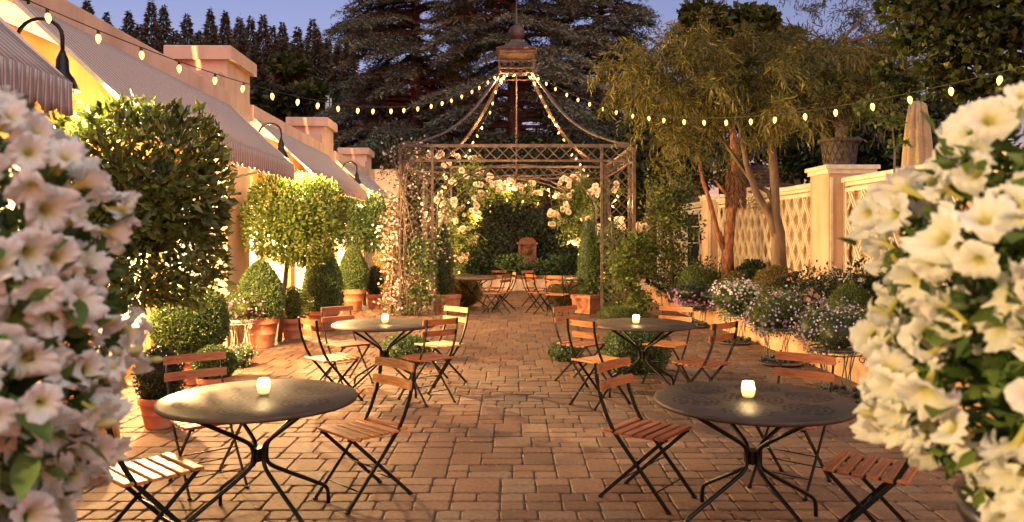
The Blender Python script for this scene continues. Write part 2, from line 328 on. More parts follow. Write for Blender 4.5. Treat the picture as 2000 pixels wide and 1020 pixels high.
# ------------------------------------------------------------------ foliage
class FM:
    def __init__(s): s.v = []; s.f = []; s.r = []; s.n = 0
    def leaves(s, C, D, L, W, rng, fold=0.25, rnd=None, nrm=None):
        N = len(C); D = D / (np.linalg.norm(D, axis=1, keepdims=True) + 1e-9)
        rv = rng.normal(size=(N,3)) if nrm is None else nrm + 0.35*rng.normal(size=(N,3))
        S = np.cross(D, rv); S /= (np.linalg.norm(S, axis=1, keepdims=True)+1e-9); Nn = np.cross(S, D)
        L = np.broadcast_to(np.asarray(L, float).reshape(-1,1), (N,1)); W = np.broadcast_to(np.asarray(W, float).reshape(-1,1), (N,1))
        mid = C + D*L*0.45 + Nn*W*fold
        V = np.stack([C, mid + S*W*0.5, C + D*L, mid - S*W*0.5], 1).reshape(-1,3)
        i = (np.arange(N)*4 + s.n)[:,None]
        s.f.append(np.concatenate([i + np.array([[0,1,2]]), i + np.array([[0,2,3]])], 0)); s.v.append(V)
        r = rng.random(N) if rnd is None else np.clip(rnd, 0, 1)
        s.r.append(np.repeat(r, 4)); s.n += N*4
    def raw(s, V, Fc, r):
        V = np.asarray(V, float); s.v.append(V); s.f.append(np.asarray(Fc) + s.n); s.r.append(np.broadcast_to(np.asarray(r, float), (len(V),)).copy()); s.n += len(V)
    def mesh(s, name, m, smooth=False):
        V = np.concatenate(s.v); Fc = np.concatenate(s.f).astype(np.int32); me = bpy.data.meshes.new(name)
        me.vertices.add(len(V)); me.vertices.foreach_set('co', V.astype(np.float32).ravel())
        me.loops.add(len(Fc)*3); me.loops.foreach_set('vertex_index', Fc.ravel())
        me.polygons.add(len(Fc)); me.polygons.foreach_set('loop_start', np.arange(0, len(Fc)*3, 3, dtype=np.int32))
        me.polygons.foreach_set('loop_total', np.full(len(Fc), 3, dtype=np.int32))
        if smooth: me.polygons.foreach_set('use_smooth', np.ones(len(Fc), dtype=bool))
        at = me.attributes.new('rnd', 'FLOAT', 'POINT'); at.data.foreach_set('value', np.concatenate(s.r).astype(np.float32))
        me.materials.append(m); me.update(calc_edges=True); return me
    def build(s, name, m, parent=None, loc=(0,0,0), kind='stuff', smooth=False, **k):
        o = link(bpy.data.objects.new(name, s.mesh(name, m, smooth))); o.location = loc
        if parent: o.parent = parent
        return tag(o, kind=kind, **k)
RNG = [100]
def rng_(): RNG[0] += 1; return np.random.default_rng(RNG[0])
def unit(N, g):
    d = g.normal(size=(N,3)); return d/np.linalg.norm(d, axis=1, keepdims=True)
def lump(U, g, amp, k=6):
    out = np.zeros(len(U))
    for i in range(k):
        w = g.normal(size=3)*(2.2+i*0.9); out += np.sin(U@w + g.random()*6.28)/k*1.6
    return 1 + amp*out
def superblob(fm, N, c, rad, p=2.0, depth=0.25, L=0.03, W=0.015, amp=0.05, g=None, up=0.2, outw=0.8, core=0.8):
    """leaf shell around c with half-sizes rad; p: superellipsoid power"""
    g = g or rng_(); U = unit(N, g); U2 = U/np.array(rad)
    r = (np.abs(U2)**p).sum(1)**(-1/p) * lump(U, g, amp)
    sft = 1 - depth*g.random(N)**1.6 + 0.04*np.abs(g.normal(size=N))
    C = np.array(c) + U*(r*sft)[:,None]
    D = U*outw + g.normal(size=(N,3))*0.7 + np.array([0,0,up])
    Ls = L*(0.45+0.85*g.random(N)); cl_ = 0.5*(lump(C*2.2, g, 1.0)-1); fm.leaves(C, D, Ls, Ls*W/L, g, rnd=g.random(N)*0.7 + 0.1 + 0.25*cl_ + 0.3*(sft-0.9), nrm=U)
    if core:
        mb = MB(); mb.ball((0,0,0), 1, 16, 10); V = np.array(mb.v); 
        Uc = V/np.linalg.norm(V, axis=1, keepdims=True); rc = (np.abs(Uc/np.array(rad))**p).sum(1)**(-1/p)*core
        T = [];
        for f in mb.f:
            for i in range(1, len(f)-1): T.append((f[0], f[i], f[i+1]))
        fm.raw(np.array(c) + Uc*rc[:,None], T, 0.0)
def revolve(fm, N, prof, L, W, g=None, depth=0.14, amp=0.065, core=0.86, up=0.25):
    """shrub of small leaves with radius profile [(z,r)]"""
    g = g or rng_(); z = np.array([a for a,_ in prof]); r = np.array([b for _,b in prof])
    zz = g.uniform(z[0], z[-1], N*3); rr = np.interp(zz, z, r); keep = g.random(N*3) < rr/r.max()*0.9+0.1; zz = zz[keep][:N]; n = len(zz)
    rr = np.interp(zz, z, r); th = g.random(n)*6.2832; e = 0.01*(z[-1]-z[0])
    sl = (np.interp(zz+e, z, r)-np.interp(zz-e, z, r))/(2*e)
    U = np.stack([np.cos(th), np.sin(th), -sl], 1); U /= np.linalg.norm(U, axis=1, keepdims=True)
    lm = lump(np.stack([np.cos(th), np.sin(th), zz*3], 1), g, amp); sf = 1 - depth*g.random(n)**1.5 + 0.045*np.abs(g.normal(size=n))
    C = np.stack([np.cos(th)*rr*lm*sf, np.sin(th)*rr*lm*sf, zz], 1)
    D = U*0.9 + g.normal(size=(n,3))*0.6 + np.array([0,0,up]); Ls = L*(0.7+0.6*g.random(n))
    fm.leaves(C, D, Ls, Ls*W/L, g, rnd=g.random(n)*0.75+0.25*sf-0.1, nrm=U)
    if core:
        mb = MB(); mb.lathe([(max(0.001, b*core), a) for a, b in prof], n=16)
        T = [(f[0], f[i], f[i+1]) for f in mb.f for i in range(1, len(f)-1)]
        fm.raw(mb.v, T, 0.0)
def cluster_leaves(fm, centres, rad, n_each, L, W, g=None, up=0.0, spread=1.0):
    g = g or rng_(); C = np.repeat(np.asarray(centres, float), n_each, 0); N = len(C)
    rd = np.repeat(np.broadcast_to(np.asarray(rad, float), (len(centres),)), n_each)
    O = unit(N, g); O[:,2] *= 0.75; P = C + O*(rd*g.random(N)**0.5)[:,None]
    D = O*spread + g.normal(size=(N,3))*0.6 + np.array([0,0,up]); Ls = L*(0.65+0.7*g.random(N))
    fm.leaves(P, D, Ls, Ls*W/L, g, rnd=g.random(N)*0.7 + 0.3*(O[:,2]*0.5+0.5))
# ================================================================== SETTING
TH = math.atan(0.0302)
mb = MB(); mb.add([(-300,-30,-0.08),(300,-30,-0.08),(300,500,-0.08),(-300,500,-0.08)], [(0,1,2,3)])
mb.build('ground', M['terrain'], kind='structure')
# courtyard paving: a sand bed and clay pavers laid in an ashlar pattern
paving = thing('paving', None, None, (0,0,0)); paving['kind'] = 'structure'
sb_ = MB(); sb_.add([(-5.4,2.0,-0.012),(5.0,2.0,-0.012),(5.0,25.6,-0.012),(-5.4,25.6,-0.012)], [(0,1,2,3)])
sb_.build('joint_sand', M['sand'], paving)
def pave():
    g = random.Random(5); U = 0.078; x0, y0 = -5.3, 2.2; nx, ny = 131, 300
    occ = np.zeros((ny, nx), bool); out = []
    for j in range(0, ny-1, 2):
        i = 0
        while i < nx-1:
            if occ[j, i]: i += 1; continue
            run = 0
            while i+run < nx and not occ[j, i+run]: run += 1
            w = g.choice([2,2,3,3,3,4]);
            if run - w == 1: w += 1 if run <= 5 else -1
            if run < w: w = run
            if run - w == 1: w = run
            d = 4 if (w >= 3 and w <= 4 and g.random() < 0.33 and j+4 <= ny) else 2
            occ[j:j+d, i:i+w] = True; out.append((x0+i*U, y0+j*U, w*U, d*U)); i += w
    return out
def paver_geo(w, d, g, z=0.0, cx=0, cy=0):
    gap = 0.0045; a = w/2-gap; b = d/2-gap; c = 0.007; j = lambda s=0.0035: g.uniform(-s, s)
    cs = [(-a+j(),-b+j()),(a+j(),-b+j()),(a+j(),b+j()),(-a+j(),b+j())]
    # worn corners: eight-sided outline
    k = 0.012+g.random()*0.012; oc = []
    for i in range(4):
        x, y = cs[i]; px_, py_ = cs[i-1]; nx_, ny_ = cs[(i+1)%4]
        def tow(x1,y1): 
            L = math.hypot(x1-x,y1-y); return (x+(x1-x)/L*k, y+(y1-y)/L*k)
        oc += [tow(px_,py_), tow(nx_,ny_)]
    tz = [z + j(0.0022) for _ in range(8)]
    V = [(cx+x, cy+y, -0.03) for x,y in oc] + [(cx+x, cy+y, tz[i]-c*0.8) for i,(x,y) in enumerate(oc)] + [(cx+x*(1-c/a), cy+y*(1-c/b), tz[i]) for i,(x,y) in enumerate(oc)]
    Fc = [(i,(i+1)%8,8+(i+1)%8,8+i) for i in range(8)] + [(8+i,8+(i+1)%8,16+(i+1)%8,16+i) for i in range(8)] + [tuple(range(16,24))]
    return V, Fc
pv = pave(); g = random.Random(11)
def vis(p):
    x, y, w, d = p; cx = x+w/2; cy = y+d/2
    if cy < 4.35: return 1e6 + abs(cy)
    px = 1000+cx/cy*F
    return cy if -20 < px < 2020 else 1e5+cy
order = sorted(range(len(pv)), key=lambda i: vis(pv[i])); solo = set(order[:300])
def set_attr(me, tone, soloflag):
    a = me.attributes.new('tone','FLOAT','POINT'); a.data.foreach_set('value', np.asarray(tone, np.float32))
    s_ = me.attributes.new('solo','FLOAT','POINT'); s_.data.foreach_set('value', np.full(len(me.vertices), soloflag, np.float32))
cache = {}
allV = []; allF = []; tone = []
for i, (x, y, w, d) in enumerate(pv):
    if i in solo:
        key = (round(w,3), round(d,3), g.randrange(5))
        if key not in cache:
            V, Fc = paver_geo(w, d, g); m_ = MB(); m_.add(V, Fc); me = m_.mesh('paver', M['paver']); set_attr(me, np.zeros(len(V)), 1.0); cache[key] = me
        inst('paver', cache[key], paving, (x+w/2, y+d/2, g.uniform(-0.002,0.002)), (g.uniform(-.006,.006), g.uniform(-.006,.006), 0))
    else:
        V, Fc = paver_geo(w, d, g, g.uniform(-0.003,0.003), x+w/2, y+d/2); n0 = len(allV); allV += V; allF += [tuple(q+n0 for q in f) for f in Fc]; tone += [g.random()]*len(V)
m_ = MB(); m_.add(allV, allF); me = m_.mesh('pavers', M['paver']); set_attr(me, tone, 0.0)
o = inst('pavers', me, paving); o['kind'] = 'stuff'
g_ = np.random.default_rng(77); N = 520; fmd = FM()
C_ = np.stack([g_.uniform(-3.2,3.4,N), 4.3+9*g_.random(N)**1.5, np.full(N,.007)],1); D_ = g_.normal(size=(N,3)); D_[:,2] = .12*np.abs(D_[:,2])
fmd.leaves(C_, D_, .008+.020*g_.random(N)**2, .010, g_, nrm=np.tile([0,0,3.0],(N,1))); M['litter'] = leafmat('dry_litter', (.10,.06,.025), (.24,.16,.08), (.5,.42,.3), 0)
fmd.build('fallen_petals', M['litter'], label='fallen petals and bits of dry leaf scattered over the paving', cat='litter')

# hill with the conifers, upper terrace on the right
hx = np.linspace(-150, 150, 61); hy = np.linspace(34, 190, 40); mb = MB(); vs = []; fs = []
def hill_z(x, y):
    t = max(0, y-42); return min(30, 0.30*t)*(1/(1+math.exp((x-5)/18.0)))*(1+0.06*math.sin(x*0.13+1)) + min(6, 0.05*t) + 0.35*math.sin(x*0.3)*math.cos(y*0.21)*(t>2) - 0.2
for yy in hy:
    for xx in hx: vs.append((xx, yy, hill_z(xx, yy)))
for j in range(len(hy)-1):
    for i in range(len(hx)-1): a = j*61+i; fs.append((a,a+1,a+62,a+61))
mb.add(vs, fs, True); mb.build('hill', M['terrain'], kind='structure')
tr = MB(); tr.box((0,0,-0.05),(14,26,1.05)); tr.build('terrace', M['soil'], loc=(5.95,3.0,0), rz=TH, kind='structure')

# ================================================================== HOTEL BUILDING (left)
bld = thing('hotel_building', 'long pink stucco building with square chimneys behind the striped awnings', 'building', (0,0,0), TH)
def bp(name, fn, m, parent=bld, **k):
    b_ = MB(); fn(b_); return b_.build(name, m, parent, **k)
WX = -4.35; AW = [(-1.2,5.5),(6.32,11.7),(12.8,18.6),(19.6,24.9)]; CH = [(5.5,6.32),(11.7,12.8),(18.6,19.6),(24.9,25.9)]
bp('wall', lambda b: b.box((WX-0.3,-4,0),(WX,26,3.62)), M['stucco_wall'])
bp('roof', lambda b: b.add([(WX-0.32,-4,3.70),(WX-0.32,26,3.70),(-14,26,3.9),(-14,-4,3.9)], [(0,1,2,3)]), M['roofing'])
for k, (a, b2) in enumerate(AW):
    bp('parapet', lambda b: b.bbox((-4.3,a,3.60),(-3.91,b2,3.88),0.012), M['stucco'])
    bp('parapet_step', lambda b: b.bbox((-4.32,b2-0.42,3.62),(-3.955,b2-0.004,4.12),0.01), M['stucco'])
for a, b2 in CH:
    c = bp('chimney', lambda b: b.box((-4.80,a+0.004,0),(-3.97,b2-0.004,4.36)), M['stucco'])
    bp('chimney_cap', lambda b: b.bbox((-4.89,a-0.08,4.36),(-3.88,b2+0.08,4.57),0.015), M['stucco'], parent=c)
# far wing that closes the row
bp('end_wall', lambda b: b.box((-6.0,26.3,0),(-3.1,26.6,4.0)), M['stucco'])
# shopfront: pilasters, glazed doors with white frames, plinth
bp('plinth', lambda b: b.bbox((WX+0.001,-4,0),(WX+0.06,26,0.22),0.01), M['stucco_wall'])
def m_lit():
    m, n, l, b = nt('lit_curtain'); tc = n.new('ShaderNodeTexCoord')
    w = n.new('ShaderNodeTexWave'); w.inputs['Scale'].default_value = 9; w.inputs['Distortion'].default_value = 2.5; w.bands_direction = 'Y'
    l.new(tc.outputs['Object'], w.inputs['Vector']); r = ramp(n, [(0,(0.9,0.55,0.2)),(1,(1.0,0.82,0.5))]); l.new(w.outputs[0], r.inputs[0])
    b.inputs['Base Color'].default_value = (0.7,0.6,0.45,1); l.new(r.outputs[0], b.inputs['Emission Color']); b.inputs['Emission Strength'].default_value = 0.5
    return m
M['lit'] = m_lit(); M['pane'] = mat('window_glass', (0.05,0.05,0.05), None, 2, 0.05, bs=0)
def glass_mat():
    m, n, l, b = nt('clear_glass'); b.inputs['Roughness'].default_value = 0.03; b.inputs['Transmission Weight'].default_value = 1.0; b.inputs['IOR'].default_value = 1.45
    return m
M['glass'] = glass_mat()
for (a, b2) in AW:
    n_ = 3; w_ = (b2-a)/n_
    for k in range(n_):
        y0 = a + k*w_ + 0.32; y1 = a + (k+1)*w_ - 0.32
        win = bp('window', lambda b: (b.box((WX+0.002,y0-0.07,0.25),(WX+0.06,y0,2.35)), b.box((WX+0.002,y1,0.25),(WX+0.06,y1+0.07,2.35)),
             b.box((WX+0.002,y0,2.27),(WX+0.06,y1,2.35)), b.box((WX+0.002,y0,0.25),(WX+0.06,y1,0.42)), b.box((WX+0.012,(y0+y1)/2-0.025,0.42),(WX+0.05,(y0+y1)/2+0.025,2.27)),
             b.box((WX+0.012,y0,1.72),(WX+0.045,y1,1.76))), M['white'])
        bp('pane', lambda b: b.box((WX+0.003,y0,0.42),(WX+0.014,y1,2.27)), M['lit'], parent=win)
        if k: bp('pilaster', lambda b: b.bbox((WX+0.001,a+k*w_-0.19,0),(WX+0.10,a+k*w_+0.19,2.9),0.01), M['stucco_wall'])
for a, b2 in CH: bp('pier', lambda b: b.bbox((WX+0.061,a+0.03,0),(WX+0.30,b2-0.03,3.05),0.01), M['stucco_wall'])

# awnings
awl = ['nearest striped awning, above the left bank of white petunias', 'large striped awning behind the tall clipped bay tree',
       'third striped awning along the building, beyond the second chimney', 'farthest striped awning, beside the vine covered pavilion corner']
def awning(a, b2, label):
    t = thing('striped_awning', label, 'awning', (0,0,0), TH, 'striped awnings along the building')
    xt, zt, xb, zb = -3.90, 3.66, -2.96, 2.78
    m_ = MB(); n_ = 24; vs = []; fs = []; g_ = random.Random(int(a*10)); K = 6
    for i in range(n_+1):
        y = a+(b2-a)*i/n_
        for k in range(K+1):
            s = k/K; sag = -0.028*math.sin(math.pi*s)*(0.6+0.4*math.cos(i/n_*math.pi*6)); vs.append((xt+(xb-xt)*s, y, zt+(zb-zt)*s+sag))
    for i in range(n_):
        for k in range(K): q = i*(K+1)+k; fs.append((q,q+1,q+K+2,q+K+1))
    m_.add(vs, fs, True); f_ = m_.build('fabric', M['awning'], t)
    sm = f_.modifiers.new('thick','SOLIDIFY'); sm.thickness = 0.006
    m_ = MB(); N = int((b2-a)/0.02); vs = []; fs = []; sc = 0.21
    for i in range(N+1):
        y = a+(b2-a)*i/N; w = 0.012*math.sin(y/0.088*3.1416*2)+0.008*math.sin(y*7.3+a); ph = ((y-a)/sc) % 1
        zl = 2.575-0.05*math.sin(math.pi*ph)**0.6
        for k in range(4):
            s = k/3; vs.append((xb+0.006+w*s, y, zb-0.003+(zl-zb)*s))
    for i in range(N):
        for k in range(3): q = i*4+k; fs.append((q,q+1,q+5,q+4))
    m_.add(vs, fs, True); v_ = m_.build('valance', M['awning'], t); sm = v_.modifiers.new('thick','SOLIDIFY'); sm.thickness = 0.005
    m_ = MB()
    for y in (a+0.015, b2-0.015): m_.bar((xt,y,zt-0.02),(xb,y,zb-0.025),0.03,0.03)
    m_.bar((xb-0.03,a,zb-0.03),(xb-0.03,b2,zb-0.03),0.03,0.03); m_.build('frame', M['white'], t)
    for y in (a+0.3, (a+b2)/2, b2-0.3):
        m_ = MB(); m_.bar((WX+0.08,y,2.45),(xb-0.04,y,zb-0.05),0.03,0.03); m_.build('support_arm', M['black'], t)
for (a, b2), lb in zip(AW, awl): awning(a, b2, lb)

# gooseneck lamps in the gaps between the awnings
def gooseneck(loc, label, energy, tgt, cone=150, blend=0.5):
    t = thing('gooseneck_lamp', label, 'wall lamp', loc, TH, 'black gooseneck lamps on the building')
    m_ = MB(); pts = []
    m_.lathe([(0.06,-0.012),(0.06,0.012)], (-0.9+0.0,0,0.0), 12)
    pts = [Vector((-0.55,0,-0.12)), Vector((-0.47,0,0.02)), Vector((-0.36,0,0.15))]
    for k in range(9):
        th = math.pi*(0.85-0.85*k/8); pts.append(Vector((-0.17+0.17*math.cos(th), 0, 0.16+0.14*math.sin(th))))
    pts.append(Vector((0,0,0.02))); m_ = MB(); m_.tube(pts, 0.016, 8); m_.build('arm', M['black'], t)
    m_ = MB(); m_.lathe([(0.05,-0.018),(0.05,0.0)], (-0.555,0,-0.13), 12); m_.bar((-0.555,0,-0.13),(-0.95,0,-0.13),0.03,0.03); m_.build('mounting_bracket', M['black'], t)
    m_ = MB(); m_.lathe([(0.02,0.05),(0.03,0.02),(0.045,-0.02),(0.05,-0.1),(0.06,-0.13),(0.085,-0.16),(0.12,-0.24),(0.125,-0.26),(0.115,-0.26),(0.08,-0.17),(0.01,-0.15)], n=20); sh = m_.build('shade', M['black'], t)
    m_ = MB(); m_.ball((0,0,-0.215),0.035,10,8); m_.build('bulb', M['lampbulb'], t)
    ld = bpy.data.lights.new('lamp_light','SPOT'); ld.energy = energy; ld.color = LAMP; ld.spot_size = R(cone); ld.spot_blend = blend; ld.shadow_soft_size = 0.05
    lo = link(bpy.data.objects.new('lamp_light', ld)); p = Vector(loc)+Vector((0.02,0,-0.27)); lo.location = p
    d = Vector(tgt)-p; lo.rotation_euler = d.to_track_quat('-Z','Y').to_euler()
M['lampbulb'] = emit('lamp_bulb', (1.0,0.62,0.3), 25)
gooseneck(PX(122,112,6.0), 'big black gooseneck lamp curving over the end of the nearest awning', LE[0], (1.5,7.5,0))
gooseneck(PX(549,278,12.2), 'black gooseneck lamp between the second and third awnings', LE[1], (5.0,11.0,1.2))
gooseneck(PX(697,340,19.0), 'farthest black gooseneck lamp, between the last two awnings', LE[2], (0,19,0))

gooseneck((-3.42,-1.7,3.0), 'added black gooseneck lamp, unseen beside the camera, for light from the front', LE[3], (5.0,6.0,2.7), 84, 0.9)  # added unseen lamp: front light for the petunias and the right side
# lanterns fixed to the wall under the awnings
def lantern(y, energy, label):
    c = Vector((WX+0.16, y, 1.82)); p = Matrix.Rotation(TH,3,'Z') @ c
    t = thing('wall_lantern', label, 'lantern', p, TH, 'wall lanterns under the awnings')
    m_ = MB(); m_.lathe([(0.05,-0.15),(0.055,-0.14),(0.02,-0.13)], n=8); m_.lathe([(0.02,0.12),(0.075,0.10),(0.07,0.09)], n=8); m_.bar((-0.10,0,0.1),(0,0,0.11),0.02,0.02); m_.build('frame', M['black'], t)
    m_ = MB(); m_.ball((0,0,-0.02),0.04,10,8); m_.build('bulb', M['lampbulb'], t)
    ld = bpy.data.lights.new('lantern_light','POINT'); ld.energy = energy; ld.color = (1.0,0.58,0.24); ld.shadow_soft_size = 0.05
    lo = link(bpy.data.objects.new('lantern_light', ld)); lo.location = p + Vector((0.07,0,-0.02))
for y, e, lb in ((7.5,LN[0],'wall lantern under the big awning, behind the clipped bay tree'),(9.2,LN[1],'wall lantern beside the bright door under the big awning'),(15.0,LN[2],'wall lantern under the third awning, hidden by the bright clipped tree'),(21.6,LN[3],'wall lantern under the farthest awning')): lantern(y, e, lb)

# ================================================================== RIGHT SIDE: CURB, TRELLIS WALL
cw = thing('planter_wall', 'low peach stucco planter wall behind the wire plant stands', 'wall', (0,0,0), TH)
b_ = MB(); b_.box((4.23,3.0,-0.02),(4.38,20.5,0.33)); b_.build('wall', M['curb'], cw)
b_ = MB(); b_.bbox((4.215,3.0,0.33),(4.40,20.5,0.38),0.012); b_.build('coping', M['curb'], cw)
b_ = MB(); b_.box((4.385,3.0,-0.04),(5.9,21,0.27)); b_.build('planting_bed', M['soil'], rz=TH, kind='structure')
tw = thing('trellis_wall', 'peach garden wall covered with diamond trellis on the right', 'wall', (0,0,0), TH)
b_ = MB(); b_.box((5.85,3.5,0),(6.05,12.2,2.50)); b_.build('wall', M['stucco_fence'], tw)
b_ = MB(); b_.box((5.85,12.9,0),(6.05,19.0,2.50)); b_.build('wall', M['stucco_fence'], tw)
b_ = MB(); b_.box((5.85,19.6,0),(6.05,26.0,2.44)); b_.build('wall', M['stucco_fence'], tw)
for (a, b2) in ((3.5,12.195),(12.905,18.995),(19.605,26.0)):
    b_ = MB(); b_.bbox((5.70,a,2.56),(6.12,b2,2.64),0.015); b_.box((5.76,a,2.50),(6.09,b2,2.56)); b_.build('coping', M['cream'], tw)
    # frame rails + lattice bars
    x = 5.775
    for z in (0.42, 2.44): b_ = MB(); b_.box((x-0.02,a+0.02,z-0.03),(x+0.02,b2-0.02,z+0.03)); b_.build('trellis_rail', M['cream'], tw)
    for y in (a+0.04, b2-0.04): b_ = MB(); b_.box((x-0.018,y-0.03,0.45),(x+0.018,y+0.03,2.41)); b_.build('trellis_stile', M['cream'], tw)
    z0, z1 = 0.45, 2.41; y0, y1 = a+0.07, b2-0.07; run = (z1-z0)/1.5; pitch = 0.42 if a<12 else 0.40
    for sgn in (1,-1):
        k = -run
        while k < y1-y0:
            for off in ((0.0,0.075)):
                ya = y0+k+off; yb = ya+run; za, zb = (z0,z1) if sgn > 0 else (z1,z0)
                pa = [ya, za]; pb = [yb, zb]
                def lerp_y(yv): return za+(zb-za)*(yv-ya)/run
                if yb <= y0 or ya >= y1: continue
                if ya < y0: pa = [y0, lerp_y(y0)]
                if yb > y1: pb = [y1, lerp_y(y1)]
                if math.hypot(pa[0]-pb[0], pa[1]-pb[1]) < 0.08: continue
                dx = -0.012 if sgn > 0 else 0.008
                b_ = MB(); b_.bar((x+dx,pa[0],pa[1]),(x+dx,pb[0],pb[1]),0.028,0.024,(1,0,0)); b_.build('lattice_bar', M['cream'], tw)
            k += pitch
def pillar(y0, y1, h, label, x0=5.55, x1=6.35):
    t = thing('wall_pillar', label, 'pillar', (0,0,0), TH)
    b_ = MB(); b_.box((x0,y0,0),(x1,y1,h-0.14)); b_.build('shaft', M['stucco_fence'], t)
    b_ = MB(); b_.bbox((x0-0.07,y0-0.07,h-0.07),(x1+0.07,y1+0.07,h),0.012); b_.box((x0-0.035,y0-0.035,h-0.14),(x1+0.035,y1+0.035,h-0.07)); b_.build('cap', M['cream'], t)
    b_ = MB()
    for xx in (x0+0.02, x0+0.24): b_.box((xx,y0-0.022,0.2),(xx+0.045,y0-0.002,h-0.2))
    b_.build('moulding', M['cream'], t)
pillar(12.2,12.9,2.85,'thick cream pillar with a flat cap carrying the basket urn',5.5,6.25)
pillar(19.0,19.6,2.75,'slimmer peach pillar behind the peeling tree trunk',5.5,5.95)
# return wall of the terrace beyond the trees
b_ = MB(); b_.box((6.1,19.7,0),(12,19.9,2.85)); b_.bbox((6.1,19.62,2.86),(12,19.98,2.96),0.01)
b_.build('terrace_wall', M['stucco_fence'], label='plain peach wall running off to the right behind the tree trunks', cat='wall')
# garden gate / pale glazed door at the left end of the trellis wall
gt = thing('glazed_door', 'pale glazed garden door behind the dark layered shrub', 'door', PX(1372,463,21.0).xy.to_3d())
b_ = MB()
for x in (-0.45,0.0,0.42): b_.box((x-0.035,-0.03,0),(x+0.035,0.03,2.3))
b_.box((-0.48,-0.035,2.3),(0.46,0.035,2.42)); b_.box((-0.48,-0.03,0),(0.46,0.025,0.35)); b_.build('frame', M['white'], gt)
for x0,x1 in ((-0.415,-0.035),(0.035,0.385)):
    b_ = MB(); b_.box((x0,-0.01,0.35),(x1,0.0,2.3)); b_.build('pane', M['darkglass'], gt)
    b_ = MB(); 
    for z in (0.95,1.5,1.95): b_.box((x0,-0.022,z),(x1,-0.012,z+0.03))
    b_.build('glazing_bar', M['white'], gt)
# orange outbuilding behind the gazebo corner
ob = thing('garden_building', 'low orange wall with a dark ledge glimpsed right of the pavilion', 'building', PX(1262,463,27.5).xy.to_3d())
b_ = MB(); b_.box((-1.4,0,0),(1.9,2.5,2.9)); b_.build('wall', M['stucco_wall'], ob)
b_ = MB(); b_.box((-1.45,-0.14,2.35),(1.95,-0.002,2.43)); b_.build('ledge', M['black'], ob)
# back of the court: low wall, ivy wall, fountain
lw = thing('low_wall', 'low pinkish rendered wall closing the back of the court', 'wall', (0,0,0))
b_ = MB(); b_.box((-4.0,24.0,-0.02),(4.2,24.25,0.38)); b_.build('wall', M['stucco'], lw)
b_ = MB(); b_.bbox((-4.02,23.95,0.38),(4.22,24.32,0.46),0.012); b_.build('coping', M['fountain'], lw)
b_ = MB(); b_.box((-4.0,24.26,-0.04),(4.2,27.2,0.35)); b_.build('planting_bed', M['soil'], kind='structure')
iv = thing('ivy_wall', 'dark wall smothered in ivy behind the stone fountain', 'ivy wall', (0,27.2,0))
b_ = MB(); b_.box((-5.2,0,0),(5.6,0.3,4.6)); b_.build('wall', M['soil'], iv)
fm = FM(); g_ = rng_(); N = 26000; C = np.stack([g_.uniform(-5.2,5.6,N), -0.03-0.22*g_.random(N)**2, g_.uniform(0.2,4.9,N)], 1)
C[:,1] -= 0.12*(lump(C[:,[0,2,2]]*0.6, g_, 1.0)-1)
fm.leaves(C, np.stack([g_.normal(size=N)*0.7, -0.6-0.3*g_.random(N), -0.6+g_.normal(size=N)*0.4],1), 0.10*(0.6+0.8*g_.random(N)), 0.085, g_, nrm=np.tile([0,-1,0.2],(N,1)))
fm.build('ivy', M['l_ivy'], iv)
ft = thing('wall_fountain', 'red stone wall fountain with carved mask and arched top', 'fountain', PX(1030,463,26.6).xy.to_3d())
b_ = MB(); b_.box((-0.30,0,0.3),(0.30,0.25,0.62)); b_.bbox((-0.38,-0.06,0.62),(0.38,0.26,0.74),0.01); b_.build('base', M['fountain'], ft)
b_ = MB(); b_.box((-0.26,0.06,0.74),(0.26,0.24,1.5)); b_.build('back_panel', M['fountain'], ft)
for x in (-0.27,0.27): b_ = MB(); b_.box((x-0.045,-0.02,0.74),(x+0.045,0.06,1.42)); b_.build('pilaster', M['fountain'], ft)
b_ = MB(); b_.bbox((-0.37,-0.06,1.42),(0.37,0.25,1.5),0.01)
pr = [(-0.3,0,1.502)]+[(0.3*math.cos(math.pi*(1-k/10)),0,1.502+0.17*math.sin(math.pi*k/10)) for k in range(11)]+[(0.3,0,1.502)]
b_.add(pr+[(x,0.22,z) for x,_,z in pr],[tuple(range(13))]+[tuple(range(13,26))[::-1]]+[(k,13+k,13+(k+1)%13,(k+1)%13) for k in range(13)]); b_.build('pediment', M['fountain'], ft)
b_ = MB(); b_.ball((0,0.05,1.18),0.10,12,8,1.15); b_.ball((0,-0.05,1.16),0.025,8,6); b_.ball((-0.04,-0.03,1.21),0.02,8,6); b_.ball((0.04,-0.03,1.21),0.02,8,6)
b_.lathe([(0.17,-0.01),(0.17,0.012)],(0,0,0),16); n0=len(b_.v)-32
for q in range(n0,len(b_.v)): x,y,z = b_.v[q]; b_.v[q] = (x, 0.052+z, 1.18+y)
b_.build('mask', M['fountain'], ft)
